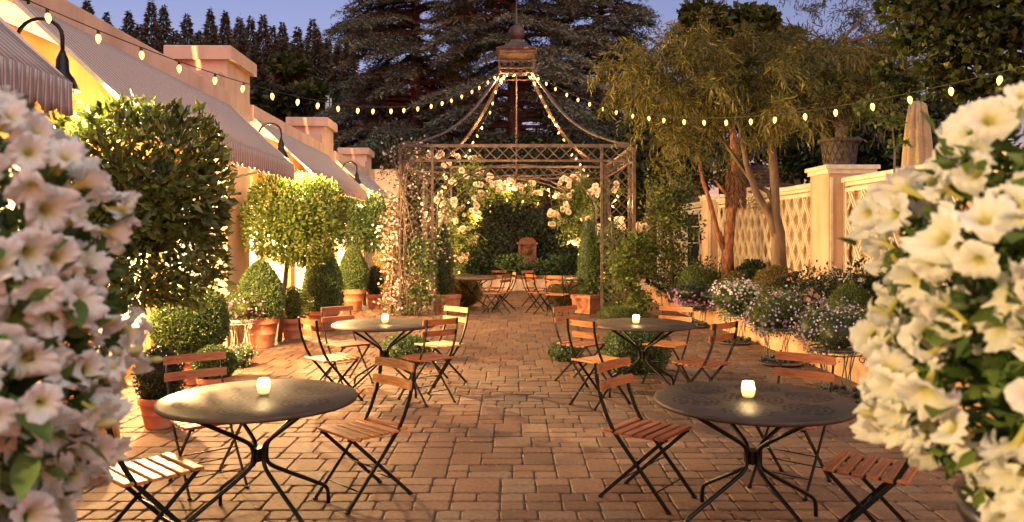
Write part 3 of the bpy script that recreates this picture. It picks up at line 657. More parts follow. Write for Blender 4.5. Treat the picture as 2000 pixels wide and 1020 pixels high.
# small house on the hill
hs = thing('gabled_house', 'small grey house with a white framed window under the cedar branches', 'house', PX(692,463,52).xy.to_3d())
hz = PX(692,290,52).z; ez = PX(692,232,52).z; pz = PX(678,206,52).z
b_ = MB(); b_.box((-2.6,0,hz-4),(2.8,6,ez)); b_.add([(-2.6,0,ez),(2.8,0,ez),(-0.4,0,pz),(-2.6,6,ez),(2.8,6,ez),(-0.4,6,pz)],[(0,1,2),(5,4,3)]); b_.build('wall', M['housewall'], hs)
b_ = MB(); b_.bar((-3.0,-0.35,ez-0.25),(-0.35,-0.35,pz+0.12),0.25,0.14,(0,1,0)); b_.bar((3.2,-0.35,ez-0.25),(-0.45,-0.35,pz+0.12),0.25,0.14,(0,1,0)); b_.build('bargeboard', M['housetrim'], hs)
b_ = MB(); b_.add([(-3.1,-0.3,ez-0.2),(-0.4,-0.3,pz+0.2),(-0.4,6.3,pz+0.2),(-3.1,6.3,ez-0.2)],[(0,1,2,3)]); b_.add([(3.3,-0.3,ez-0.2),(3.3,6.3,ez-0.2),(-0.4,6.3,pz+0.2),(-0.4,-0.3,pz+0.2)],[(0,1,2,3)]); b_.build('roof', M['roofing'], hs)
for px0,px1,py0,py1 in ((669,689,238,261),(720,738,246,258)):
    a = PX(px0,py1,52)-Vector(hs.location); c = PX(px1,py0,52)-Vector(hs.location)
    b_ = MB(); w=0.07; b_.box((a.x-w,-0.08,a.z-w),(c.x+w,-0.01,a.z)); b_.box((a.x-w,-0.08,c.z),(c.x+w,-0.01,c.z+w)); b_.box((a.x-w,-0.08,a.z),(a.x,-0.01,c.z)); b_.box((c.x,-0.08,a.z),(c.x+w,-0.01,c.z)); b_.box(((a.x+c.x)/2-0.03,-0.07,a.z),((a.x+c.x)/2+0.03,-0.02,c.z)); b_.box((a.x,-0.066,(a.z+c.z)/2-.04),(c.x,-0.024,(a.z+c.z)/2+.04))
    wn_ = b_.build('window', M['housetrim'], hs); b_ = MB(); b_.box((a.x,-0.02,a.z),(c.x,-0.012,c.z)); b_.build('pane', M['darkglass'], wn_)
b_ = MB(); b_.box((-3.0,-1.5,hz-0.3),(3.6,0,hz-0.1)); b_.build('porch_roof', M['housetrim'], hs)
# utility pole
up_ = thing('utility_pole', 'grey utility pole standing in the trees behind the second chimney', 'pole', PX(639,463,46).xy.to_3d())
b_ = MB(); b_.tube([(0,0,0),(0,0,PX(639,186,46).z)],[0.16,0.12],8); b_.build('pole', M['housetrim'], up_)
b_ = MB(); b_.tube([(0.22,0,0),(0.22,0,PX(639,192,46).z)],[0.05,0.05],6); b_.build('conduit', M['housetrim'], up_)
# slatted house wall on the right
ho = thing('slatted_house', 'grey house with horizontal siding behind the right hand tree trunks', 'house', PX(1500,463,28).xy.to_3d())
z0 = 0.5; z1 = PX(0,322,28).z; b_ = MB(); b_.box((-1.0,0.05,z0),(1.3,3,z1)); b_.build('wall', M['housewall'], ho)
b_ = MB(); b_.bar((-1.3,-0.3,z1-0.1),(0.15,-0.3,z1+0.75),0.15,0.1,(0,1,0)); b_.bar((1.6,-0.3,z1-0.1),(0.15,-0.3,z1+0.75),0.15,0.1,(0,1,0))
b_.add([(-1.3,-0.25,z1),(0.15,-0.25,z1+0.8),(0.15,3,z1+0.8),(-1.3,3,z1)],[(0,1,2,3)]); b_.add([(1.6,-0.25,z1),(1.6,3,z1),(0.15,3,z1+0.8),(0.15,-0.25,z1+0.8)],[(0,1,2,3)]); b_.build('roof', M['roofing'], ho)
z = z1-0.08
me_s = None
while z > 2.2:
    if me_s is None: b_ = MB(); b_.box((-1.0,0,-0.045),(1.3,0.045,0.035)); me_s = b_.mesh('siding_board', M['housewall'])
    inst('siding_board', me_s, ho, (0,0,z)); z -= 0.125
# ================================================================== FURNITURE
def chair_meshes(wood):
    P = {}
    up_ = [(-0.285,0.86),(-0.275,0.76),(-0.245,0.64),(-0.20,0.53),(-0.15,0.44),(0.225,0.012)]
    for s, nm in ((-1,'a'),(1,'b')):
        b_ = MB()
        for (y0,z0),(y1,z1) in zip(up_[:-1], up_[1:]): b_.bar((s*0.185,y0,z0+.002),(s*0.185,y1,z1-.002),0.009,0.024,(1,0,0)) if False else b_.add(*flatbar(s*0.185,y0,z0,y1,z1,0.009,0.024))
        b_.box((s*0.185-0.012,0.215,0),(s*0.185+0.012,0.24,0.014)); P['back_upright',nm] = b_.mesh('back_upright', M['chair_metal'])
        b_ = MB(); b_.add(*flatbar(s*0.168,0.185,0.43,-0.255,0.012,0.009,0.022)); b_.box((s*0.168-0.012,-0.27,0),(s*0.168+0.012,-0.245,0.014)); P['leg',nm] = b_.mesh('leg', M['chair_metal'])
        b_ = MB(); b_.box((s*0.155-0.008,-0.19,0.424),(s*0.155+0.008,0.205,0.438)); P['seat_rail',nm] = b_.mesh('seat_rail', M['chair_metal'])
    b_ = MB(); b_.tube([(-0.185,0.14,0.11),(0.185,0.14,0.11)],0.0045,6); P['crossbar','a'] = b_.mesh('crossbar', M['chair_metal'])
    b_ = MB(); b_.tube([(-0.168,-0.155,0.115),(0.168,-0.155,0.115)],0.0045,6); P['crossbar','b'] = b_.mesh('crossbar', M['chair_metal'])
    b_ = MB(); b_.tube([(-0.185,0.03,0.235),(0.185,0.03,0.235)],0.0045,6); P['crossbar','c'] = b_.mesh('crossbar', M['chair_metal'])
    for k in range(6):
        y = -0.185+k*0.0715; dz = 0.438 - (0.006 if 0 < k < 5 else 0); b_ = MB(); b_.bbox((-0.205,y-0.0275,dz),(0.205,y+0.0275,dz+0.017),0.005); P['seat_slat',k] = b_.mesh('seat_slat', wood)
    for k, (zc, yc) in enumerate(((0.828,-0.262),(0.715,-0.242))):
        b_ = MB(); n = 8; vs = []; fs = []
        for i in range(n+1):
            x = -0.21+0.42*i/n; cy = yc - 0.022*(1-(x/0.21)**2)
            for (dy, dz) in ((0,-0.029),(0.013,-0.026),(0.015,0.026),(0.002,0.030)): vs.append((x, cy+dy-dz*0.14, zc+dz))
        for i in range(n):
            for q in range(4): fs.append((i*4+q, i*4+(q+1)%4, (i+1)*4+(q+1)%4, (i+1)*4+q))
        fs += [(3,2,1,0),(n*4,n*4+1,n*4+2,n*4+3)]; b_.add(vs, fs)
        P['back_slat',k] = b_.mesh('back_slat', wood)
    return P
def flatbar(x, y0, z0, y1, z1, t, w):
    d = Vector((0, y1-y0, z1-z0)).normalized(); n_ = Vector((0, -d.z, d.y))*(w/2); a = Vector((x,y0,z0)) - d*0.004; c = Vector((x,y1,z1)) + d*0.004; s = Vector((t/2,0,0))
    return [a-s-n_, a+s-n_, a+s+n_, a-s+n_, c-s-n_, c+s-n_, c+s+n_, c-s+n_], [(0,1,2,3),(4,7,6,5),(0,4,5,1),(1,5,6,2),(2,6,7,3),(3,7,4,0)]
PROTO = {}
def chair(x, y, f, wood, label):
    """x, y: where the chair stands; f: the way its sitter would face"""
    if wood not in PROTO: PROTO[wood] = chair_meshes(M['wood_'+wood])
    rz = math.atan2(-f[0], f[1])
    t = thing('bistro_chair', label, 'chair', (x,y,0.002), rz, 'folding bistro chairs with wooden slats')
    for (nm, _), me in PROTO[wood].items(): inst(nm, me, t)
    return t
def table(x, y, rot, label):
    t = thing('bistro_table', label, 'table', (x,y,0.002), rot, 'round dark metal bistro tables')
    key = 'tbl'
    if key not in PROTO:
        b_ = MB(); b_.lathe([(0.001,0.732),(0.535,0.732),(0.548,0.718),(0.556,0.718),(0.562,0.728),(0.560,0.741),(0.550,0.746),(0.3,0.7445),(0.001,0.7445)], n=72)
        top = b_.mesh('tabletop', M['tabletop']); 
        pts = []
        key_ = [(0.46,0.722),(0.43,0.70),(0.12,0.52),(0.055,0.475),(0.042,0.43),(0.042,0.385),(0.055,0.345),(0.11,0.305),(0.42,0.135),(0.458,0.11),(0.472,0.075),(0.474,0.0)]
        def smooth(k):
            out = [k[0]]
            for i in range(1, len(k)-1):
                a, b, c = map(np.array, (k[i-1], k[i], k[i+1])); out += [tuple(b+(a-b)*0.25), tuple(b*0.75+(a+c)*0.125), tuple(b+(c-b)*0.25)]
            return out+[k[-1]]
        b_ = MB(); b_.tube([(r_,0,z_) for r_,z_ in smooth(key_)], 0.0125, 8); leg = b_.mesh('leg', M['black'])
        b_ = MB(); b_.box((-0.036,-0.036,0.375),(0.036,0.036,0.45)); hub = b_.mesh('hub', M['black'])
        b_ = MB(); b_.lathe([(0.45,0.720),(0.47,0.720),(0.47,0.731),(0.45,0.731)], n=48); ring = b_.mesh('under_ring', M['black'])
        PROTO[key] = (top, leg, hub, ring)
    top, leg, hub, ring = PROTO[key]
    inst('tabletop', top, t); inst('hub', hub, t, rot=(0,0,R(45))); inst('under_ring', ring, t)
    for k in range(4): inst('leg', leg, t, rot=(0,0,R(45+90*k)))
    return t
table(-1.475,4.46,R(3),'round perforated metal table in the left foreground, lit orange')
table(1.39,4.40,R(-22),'round dark metal table in the right foreground with glowing candle')
table(-1.38,8.24,R(8),'round table in the second row left of the walkway')
table(1.41,8.24,R(-10),'round table in the second row right, before the low box hedge')
table(-0.92,17.3,R(10),'distant round table under the left side of the pavilion')
table(1.24,17.3,R(20),'distant round table under the right side of the pavilion')
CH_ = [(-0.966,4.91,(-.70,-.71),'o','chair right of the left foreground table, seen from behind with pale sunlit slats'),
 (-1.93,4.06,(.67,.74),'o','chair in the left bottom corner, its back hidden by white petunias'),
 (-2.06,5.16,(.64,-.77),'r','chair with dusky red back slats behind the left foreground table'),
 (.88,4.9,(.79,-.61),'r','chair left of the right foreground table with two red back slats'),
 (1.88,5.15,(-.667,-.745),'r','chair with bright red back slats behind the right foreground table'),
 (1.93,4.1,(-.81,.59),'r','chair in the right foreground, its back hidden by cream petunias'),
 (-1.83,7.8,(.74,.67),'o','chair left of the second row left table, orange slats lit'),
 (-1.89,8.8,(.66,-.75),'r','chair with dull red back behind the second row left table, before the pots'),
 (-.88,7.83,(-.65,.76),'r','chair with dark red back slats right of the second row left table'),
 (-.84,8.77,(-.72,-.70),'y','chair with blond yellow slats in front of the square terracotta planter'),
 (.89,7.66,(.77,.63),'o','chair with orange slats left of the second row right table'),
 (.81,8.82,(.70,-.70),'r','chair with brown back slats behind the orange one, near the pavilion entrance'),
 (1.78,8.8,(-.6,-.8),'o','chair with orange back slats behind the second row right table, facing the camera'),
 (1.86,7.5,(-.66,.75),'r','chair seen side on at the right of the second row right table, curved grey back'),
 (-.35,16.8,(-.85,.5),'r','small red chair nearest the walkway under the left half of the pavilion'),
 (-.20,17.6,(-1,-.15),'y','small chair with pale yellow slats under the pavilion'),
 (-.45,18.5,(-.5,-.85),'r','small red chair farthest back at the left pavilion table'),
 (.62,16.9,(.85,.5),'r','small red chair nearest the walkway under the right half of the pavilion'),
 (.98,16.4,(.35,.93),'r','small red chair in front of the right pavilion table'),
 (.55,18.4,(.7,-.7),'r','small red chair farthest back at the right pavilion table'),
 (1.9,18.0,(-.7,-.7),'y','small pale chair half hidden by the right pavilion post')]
for a in CH_: chair(*a)
M['flame'] = emit('candle_flame', (1.0,0.78,0.4), 20)
M['wax'] = emit('candle_wax', (1.0,0.80,0.34), 0.32)
def candle(x, y, label):
    t = thing('votive_candle', label, 'candle', (x,y,0.7485), 0, 'glowing votive candles on the tables')
    b_ = MB(); b_.lathe([(0.026,0.0),(0.033,0.006),(0.039,0.03),(0.039,0.055),(0.034,0.083),(0.031,0.092),(0.029,0.092),(0.032,0.08),(0.036,0.055),(0.036,0.03),(0.03,0.009)], n=24); b_.build('glass', M['frost'], t)
    b_ = MB(); b_.lathe([(0.027,0.010),(0.034,0.03),(0.0345,0.05),(0.001,0.05)], n=20); b_.build('wax', M['wax'], t)
    b_ = MB(); b_.lathe([(0.001,0.052),(0.006,0.058),(0.007,0.066),(0.003,0.078),(0.0005,0.085)], n=10); b_.build('flame', M['flame'], t)
    ld = bpy.data.lights.new('candle_light','POINT'); ld.energy = 0.35; ld.color = (1,0.68,0.3); ld.shadow_soft_size = 0.02
    lo = link(bpy.data.objects.new('candle_light', ld)); lo.location = (x,y,0.7485+0.115)
def frost():
    m, n, l, b = nt('frosted_glass'); b.inputs['Roughness'].default_value = 0.25
    tr = n.new('ShaderNodeBsdfTranslucent'); tr.inputs[0].default_value = (0.95,0.9,0.7,1)
    tp = n.new('ShaderNodeBsdfTransparent'); mx = n.new('ShaderNodeMixShader'); mx.inputs[0].default_value = 0.5; l.new(tr.outputs[0], mx.inputs[1]); l.new(tp.outputs[0], mx.inputs[2])
    mx2 = n.new('ShaderNodeMixShader'); mx2.inputs[0].default_value = 0.8; b.inputs['Base Color'].default_value = (0.8,0.8,0.7,1)
    l.new(b.outputs[0], mx2.inputs[1]); l.new(mx.outputs[0], mx2.inputs[2]); l.new(mx2.outputs[0], n['Material Output'].inputs[0]); return m
M['frost'] = frost()
candle(-1.475,4.53,'glowing candle glass on the left foreground table')
candle(1.375,4.44,'glowing candle glass on the right foreground table')
candle(-1.38,8.30,'small candle glass on the second row left table')
candle(1.34,8.24,'small candle glass on the second row right table')

# ================================================================== PAVILION
PV = (0.11,18.8); pav = thing('garden_pavilion', 'rusty iron lattice pavilion with bell shaped roof, cupola and ball finial', 'pavilion', (PV[0],PV[1],0))
H1, H0, HW, IW = 3.65, 3.31, 2.5, 1.81
def pbar(fn, name='lattice_bar', m=None):
    b_ = MB(); fn(b_); return b_.build(name, m or M['iron'], pav)
posts = [(sx*HW, sy*HW) for sx in (-1,1) for sy in (-1,1)] + [(sx*IW, sy*HW) for sx in (-1,1) for sy in (-1,1)] + [(sx*HW, sy*IW) for sx in (-1,1) for sy in (-1,1)]
for i, (x, y) in enumerate(posts):
    w = 0.032 if i < 4 else 0.026; pbar(lambda b: (b.box((x-w,y-w,0),(x+w,y+w,H1-0.02)), b.box((x-0.06,y-0.06,0),(x+0.06,y+0.06,0.02))), 'post')
LBM = {}
def lattice(ax, fix, a0, a1, z0, z1, pitch, slope=1.0):
    """diagonal bars in a vertical panel; ax 'x' or 'y' is the running axis"""
    run = (z1-z0)/slope
    for sg in (1,-1):
        k = -run+pitch*0.5
        while k < a1-a0:
            ya, yb = a0+k, a0+k+run; za, zb = (z0,z1) if sg > 0 else (z1,z0)
            lz = lambda v: za+(zb-za)*(v-ya)/run
            pa = (max(ya,a0), lz(max(ya,a0))); pb = (min(yb,a1), lz(min(yb,a1))); k += pitch
            if pb[0]-pa[0] < 0.04: continue
            o_ = 0.006*sg
            P_, Q_ = ((pa[0],fix+o_,pa[1]),(pb[0],fix+o_,pb[1])) if ax == 'x' else ((fix+o_,pa[0],pa[1]),(fix+o_,pb[0],pb[1]))
            pbar(lambda b: b.bar(P_,Q_,0.018,0.010,(0,1,0) if ax == 'x' else (1,0,0)))
for s in (-1,1):
    for t_ in (-1,1):
        a0, a1 = (IW,HW) if t_ > 0 else (-HW,-IW)
        lattice('x', s*HW, a0+0.03, a1-0.03, 0.08, H0-0.02, 0.235)
        lattice('y', s*HW, a0+0.03, a1-0.03, 0.08, H0-0.02, 0.235)
    lattice('x', s*HW, -HW+0.04, HW-0.04, H0+0.02, H1-0.04, 0.27)
    lattice('y', s*HW, -HW+0.04, HW-0.04, H0+0.02, H1-0.04, 0.27)
    for z, w in ((H1-0.02,0.032),(H0,0.022)):
        pbar(lambda b: b.box((-HW,s*HW-w,z-w),(HW,s*HW+w,z+w)), 'rail'); pbar(lambda b: b.box((s*HW-w+0.001,-HW+w,z-w+0.001),(s*HW+w-0.001,HW-w,z+w-0.001)), 'rail')
prof = [(2.5,3.66),(2.2,3.72),(1.65,4.0),(1.23,4.37),(.92,4.77),(.65,5.21),(.45,5.55),(.42,5.66)]
def interp_prof(n=22):
    d = np.array([p[0] for p in prof]); h = np.array([p[1] for p in prof]); s = np.concatenate([[0], np.cumsum(np.hypot(np.diff(d), np.diff(h)))])
    q = np.linspace(0, s[-1], n); dd = np.interp(q, s, d); hh = np.interp(q, s, h); k = np.array([.25,.5,.25])
    dd[1:-1] = np.convolve(dd, k, 'valid'); hh[1:-1] = np.convolve(hh, k, 'valid'); return list(zip(dd, hh))
RP = interp_prof()
for sx in (-1,1):
    for sy in (-1,1):
        for off in (-0.05, 0.05): pbar(lambda b: b.tube([(sx*(d+off*0.7*(1 if off>0 else 1)*0.5), sy*(d-off*0.7), h) for d, h in RP], 0.028, 6), 'roof_rib')
pbar(lambda b: b.tube([(0,0,5.7),(0,0,3.0)], 0.018, 8), 'centre_rod')
for s in (-1,1):
    pbar(lambda b: b.tube([(s*HW,0,H0+0.0),(0.02*s,0,H0-0.15)], 0.012, 6), 'tie_rod'); 
c0, c1 = 5.63, 6.2; cup = pbar(lambda b: (b.box((-.46,-.46,c0-0.02),(.46,.46,c0+0.02)) if False else b.box((-.45,-.45,c1-0.03),(.45,.45,c1+0.02))), 'cupola')
def cchild(fn, nm): b_ = MB(); fn(b_); o = b_.build(nm, M['iron'], cup); return o
for sx in (-1,1):
    for sy in (-1,1): cchild(lambda b: b.box((sx*.42-.022,sy*.42-.022,c0-.15),(sx*.42+.022,sy*.42+.022,c1-.031)), 'corner_bar')
    for z in (c0, c0+0.12, c0+0.30, c1-0.08):
        cchild(lambda b: b.box((-.398,sx*.42-.014,z-.014),(.398,sx*.42+.014,z+.014)), 'rail'); cchild(lambda b: b.box((sx*.42-.014,-.398,z-.014),(sx*.42+.014,.398,z+.014)), 'rail')
    for k in range(4):
        a = -.39+.195*k
        for (p, q) in (((a,c0+.13),(a+.195,c0+.29)),((a+.195,c0+.13),(a,c0+.29))):
            cchild(lambda b: b.bar((p[0],sx*.42,p[1]),(q[0],sx*.42,q[1]),.014,.012,(0,1,0)), 'lattice_bar'); cchild(lambda b: b.bar((sx*.42,p[0],p[1]),(sx*.42,q[0],q[1]),.014,.012,(1,0,0)), 'lattice_bar')
b_ = MB(); n0 = 0
pp = [(.50,c1+.021),(.47,c1+.05),(.30,c1+.13),(.17,c1+.24),(.12,c1+.33)]
vs = [(sx*r_, sy*r_, z) for r_, z in pp for sx, sy in ((-1,-1),(1,-1),(1,1),(-1,1))]; fs = [(i*4+k, i*4+(k+1)%4, i*4+4+(k+1)%4, i*4+4+k) for i in range(4) for k in range(4)] + [(3,2,1,0),(16,17,18,19)]
b_.add(vs, fs); b_.build('cupola_roof', M['iron'], pav)
b_ = MB(); b_.lathe([(.1,c1+.30),(.12,c1+.33),(.08,c1+.36),(.07,c1+.39)]); b_.ball((0,0,6.70),.205,20,14); b_.lathe([(.05,6.89),(.035,6.95),(.02,7.1),(.012,7.6)]); b_.build('finial', M['iron'], pav)
# inner arches
def arch(y, hw, zs, zt, r=0.02, n=20):
    pts = [(-hw,y,0.0),(-hw,y,zs*0.6)] + [(-hw*math.cos(math.pi*k/n), y, zs+(zt-zs)*math.sin(math.pi*k/n)) for k in range(n+1)] + [(hw,y,zs*0.6),(hw,y,0.0)]
    pbar(lambda b: b.tube(pts, r, 8), 'arch')
arch(1.2,1.95,1.9,3.30); arch(1.45,1.9,1.9,3.2); arch(-1.9,1.76,2.2,3.28,0.016)

# ================================================================== ROSES AND VINES ON THE PAVILION
def petal_patch(fm, c, ax, up, w, l, cup, r0, r1, g):
    """one curved petal: 3 x 3 grid"""
    ax = ax/np.linalg.norm(ax); up = up - ax*np.dot(up, ax); up /= np.linalg.norm(up)+1e-9; sd = np.cross(ax, up); V = []; Rr = []
    for i in range(4):
        t = i/3; ww = w*(0.35, 0.95, 1.0, 0.55)[i]
        for j in (-1, 0, 1):
            V.append(c + ax*l*t + sd*ww*0.5*j + up*(cup*t*t*l + (0.18*ww if j else 0)) ); Rr.append(r0+(r1-r0)*t)
    T = []
    for i in range(3):
        for j in range(2): a = i*3+j; T += [(a,a+1,a+4),(a,a+4,a+3)]
    fm.raw(V, T, Rr)
def rose_mesh(seed, m):
    g = np.random.default_rng(seed); fm = FM()
    for k, (n, tilt, sc, rr) in enumerate(((5,0.10,1.0,0.75),(5,0.55,0.85,0.6),(4,1.1,0.62,0.4),(3,1.6,0.42,0.25))):
        for i in range(n):
            th = 6.283*i/n + k*0.7 + g.normal()*0.12; ca, sa = math.cos(th), math.sin(th)
            ax = np.array([ca*math.cos(tilt), sa*math.cos(tilt), math.sin(tilt)]); up = np.array([-ca*math.sin(tilt), -sa*math.sin(tilt), math.cos(tilt)])
            petal_patch(fm, np.array([ca,sa,0])*0.004, ax, up, 0.062*sc, 0.05*sc, 0.25*(1-k*0.1), 0.05, rr, g)
    me = fm.mesh('rose', m, True); return me
ROSE = [rose_mesh(s, M['rose']) for s in (1,2,3)]
rz_px = [(315,110),(440,75),(405,150),(465,155),(480,190),(330,190),(285,265),(335,285),(285,300),(200,365),(290,360),(375,320),(355,385),(380,375),(470,260),(500,265),(480,285),(525,180),(545,215),(570,215),(600,215),(630,215),(660,220),(685,225),(740,215),(735,245),(765,245),(480,330),(455,345),(375,445),(410,445),(450,490),(400,575),(365,590),(385,670),(380,690),(590,200),(640,205),(360,60),(230,70),(285,65),(345,350),(300,395),(505,235)]
rr_px = [(880,190),(930,175),(985,170),(900,220),(870,255),(1050,230),(1050,250),(935,260),(905,295),(815,345),(840,345),(850,390),(880,405),(935,420),(905,335),(970,370),(1025,380),(1070,430),(1140,215),(1175,385),(1195,410),(1280,430),(1290,435),(1060,250),(965,505),(1010,385),(860,350)]
def zdepth(px):   # roses ride on the arches: nearer at the sides
    return 19.9 + 0.25*random.uniform(-1,1) if 870 < px < 1150 else 18.2+0.5*random.uniform(-1,1)
def climbing_rose(pxs, label, leafpts, root, stems):
    base = Vector(root); t = thing('climbing_rose', label, 'climbing rose', base)
    g = rng_()
    for (cx, cy) in pxs:
        px = 750+cx/2.55; py = 280+cy/2.55; Z = zdepth(px)
        for k in range(4 if random.random() < .35 else 3):
            p = PX(px+random.uniform(-9,9), py+random.uniform(-8,8), Z-0.12+random.uniform(-.12,.12))
            d = Vector((random.uniform(-.7,.7), -1.0, random.uniform(-.2,.6))).normalized()
            o = inst('rose', random.choice(ROSE), t, p-base, d.to_track_quat('Z','Y').to_euler(), random.uniform(1.0,1.7))
    fm = FM(); C = []; 
    for (cx, cy, r_, n_) in leafpts:
        px = 750+cx/2.55; py = 280+cy/2.55; Z = zdepth(px)
        for k in range(int(n_*1.9)):
            p = PX(px+random.gauss(0,r_*.95), py+random.gauss(0,r_*.95), Z+random.uniform(-.3,.2)); C.append(tuple(p-base))
    cluster_leaves(fm, C, 0.13, 12, 0.075, 0.045, g); fm.build('foliage', M['l_bright'], t)
    b_ = MB()
    for st in stems: b_.tube([PX(750+a/2.55, 280+b/2.55, z)-base for a, b, z in st], 0.014, 6)
    b_.build('stem', M['bark'], t)
climbing_rose(rz_px, 'cream climbing rose arching over the left half of the pavilion',
   [(400,180,14,26),(460,130,10,10),(330,330,12,14),(480,270,12,14),(560,250,10,14),(620,255,12,16),(690,250,12,12),(740,262,8,7),(450,350,10,10),(420,400,12,14),(360,470,14,18),(420,480,12,14),(390,540,12,16),(370,610,10,10),(300,450,12,12),(270,540,14,18),(300,580,12,14),(260,620,12,14),(340,400,14,14),(520,300,8,6)],
   (-1.75,20.0,0), [[(290,860,19.9),(300,700,20),(280,520,20),(330,400,20),(420,280,20),(520,230,20),(640,210,20)],[(290,860,19.8),(340,560,19.9),(400,420,20),(480,300,20)],[(285,860,19.6),(270,500,19.6),(300,260,19.4),(420,130,19.3)]])
climbing_rose(rr_px, 'cream climbing rose on the right side of the pavilion arch',
   [(990,240,12,26),(960,290,10,12),(1000,300,10,10),(900,280,10,8),(920,430,12,14),(960,450,12,14),(1000,420,10,10),(870,380,8,6),(1150,240,10,8),(1010,200,8,8),(930,240,10,8),(990,350,12,12),(1040,330,10,8)],
   (1.95,20.0,0), [[(1045,860,19.9),(1050,600,20),(1045,460,20),(1000,340,20),(930,260,20),(860,210,20)],[(1050,860,19.8),(1020,560,19.9),(1040,380,20),(1010,250,20)]])
def star_flower(fm, C, D, r, g, n=5, rn=0.9):
    """flat little blossoms: n petals each, one quad per petal"""
    N = len(C); D = D/np.linalg.norm(D, axis=1, keepdims=True); A = np.cross(D, g.normal(size=(N,3))); A /= np.linalg.norm(A, axis=1, keepdims=True); B = np.cross(D, A)
    for k in range(n):
        th = 6.2832*k/n; ax = A*math.cos(th)+B*math.sin(th)+D*0.25
        fm.leaves(C, ax, r*(0.85+0.3*g.random(N)), r*0.75, g, fold=0.05, rnd=np.clip(rn-0.25*g.random(N),0,1), nrm=D*3)
# clematis on the left front panel and spilling left
cl = thing('clematis_vine', 'pale pink star flowered vine covering the left pavilion post', 'vine', (PX(800,613,16.1).x,16.1,0))
base = Vector(cl.location); g = rng_(); fm = FM(); fl = FM(); C = []; 
for k in range(430):
    v = g.random(); py = 275+v*330; wid = 22+26*math.exp(-((py-400)/90.0)**2)
    px = 812+g.normal()*wid*0.9 - (10 if py < 480 else 0); px = min(px, 875)
    if 300 < py and px < 740: continue
    C.append(tuple(PX(px, py, 16.1+g.uniform(.12,.75))-base))
cluster_leaves(fm, C, 0.12, 11, 0.06, 0.03, g); fm.build('foliage', M['l_clem'], cl)
Ca = np.array(C)[g.integers(0,len(C),460)] + g.normal(size=(460,3))*0.07; Ca[:,1] -= 0.08
star_flower(fl, Ca, np.stack([g.normal(size=460)*.6, -np.ones(460), g.normal(size=460)*.5],1), 0.032, g); fl.build('blossoms', M['pale_petal'], cl)
fm = FM(); C2 = [tuple(PX(g.normal()*16+822, 470+150*g.random(), 16.15+g.uniform(-.2,.4))-base) for _ in range(110)]
cluster_leaves(fm, C2, 0.12, 11, 0.075, 0.05, g); fm.build('green_leaves', M['l_box'], cl)
b_ = MB()
for k in range(4): b_.tube([Vector((random.uniform(-.1,.1),.05,0)), Vector((random.uniform(-.25,.25),.05,1.2)), Vector((random.uniform(-.3,.3),.03,2.4)), Vector((random.uniform(-.4,.3),.02,3.4))], 0.012, 6)
b_.build('stem', M['bark'], cl)
fs_ = thing('flowering_shrub', 'tall pale flowering shrub glowing left of the vine covered pavilion post', 'shrub', (PX(765,613,16.4).x,16.4,0)); base = Vector(fs_.location); g = rng_(); C = []
for k in range(150):
    py = 385+225*g.random(); C.append(tuple(PX(764+g.normal()*10, py, 16.4+g.uniform(-.2,.3))-base))
fm = FM(); cluster_leaves(fm, C, 0.12, 11, 0.06, 0.03, g); fm.build('foliage', M['l_gold'], fs_); fl = FM(); Ca = np.array(C)[g.integers(0,len(C),380)] + g.normal(size=(380,3))*0.08
star_flower(fl, Ca, np.stack([g.normal(size=380)*.6, -np.ones(380), g.normal(size=380)*.5],1), 0.035, g); fl.build('blossoms', M['pale_petal'], fs_)
b_ = MB(); b_.tube([(0,0,0),(.03,0,1.2),(-.03,0,2.3)],[.03,.02,.01],6); b_.build('stem', M['bark'], fs_)
# pale flowering shrub mass left of the post (between building and pavilion)
vn = thing('climbing_vine', 'bright green leafy vine climbing a string at the right pavilion post', 'vine', (PX(1235,620,15.7).x,15.7,0)); base = Vector(vn.location); g = rng_(); C = []
for k in range(330):
    py = 455+175*g.random(); px = 1232+14*math.sin(py*0.045)+g.normal()*15; C.append(tuple(PX(px, py, 15.7+g.uniform(-.15,.2))-base))
fm = FM(); cluster_leaves(fm, C, 0.09, 9, 0.075, 0.045, g); fm.build('foliage', M['l_bright'], vn)
b_ = MB(); b_.tube([(0.05,0,0),(0.03,.02,1.0),(0.12,0,2.0)],0.02,6); b_.tube([(-.17,0,0),(-.17,0,1.9)],0.004,5); b_.build('stem', M['redbark'], vn)
fm = FM(); base2 = PX(1195,560,16.6); pv2 = thing('passion_vine', 'darker green climber filling the lattice of the right pavilion corner', 'vine', (base2.x,16.6,0)); g = rng_()
C = [tuple(PX(1192+g.normal()*17, 440+190*g.random(), 16.9+g.uniform(-.25,.6))-Vector(pv2.location)) for _ in range(300)]
cluster_leaves(fm, C, 0.12, 10, 0.07, 0.05, g); fm.build('foliage', M['l_box'], pv2)
b_ = MB(); b_.tube([(0,0,0),(0.05,.1,1.2),(0,.2,2.2)],0.015,6); b_.build('stem', M['bark'], pv2)

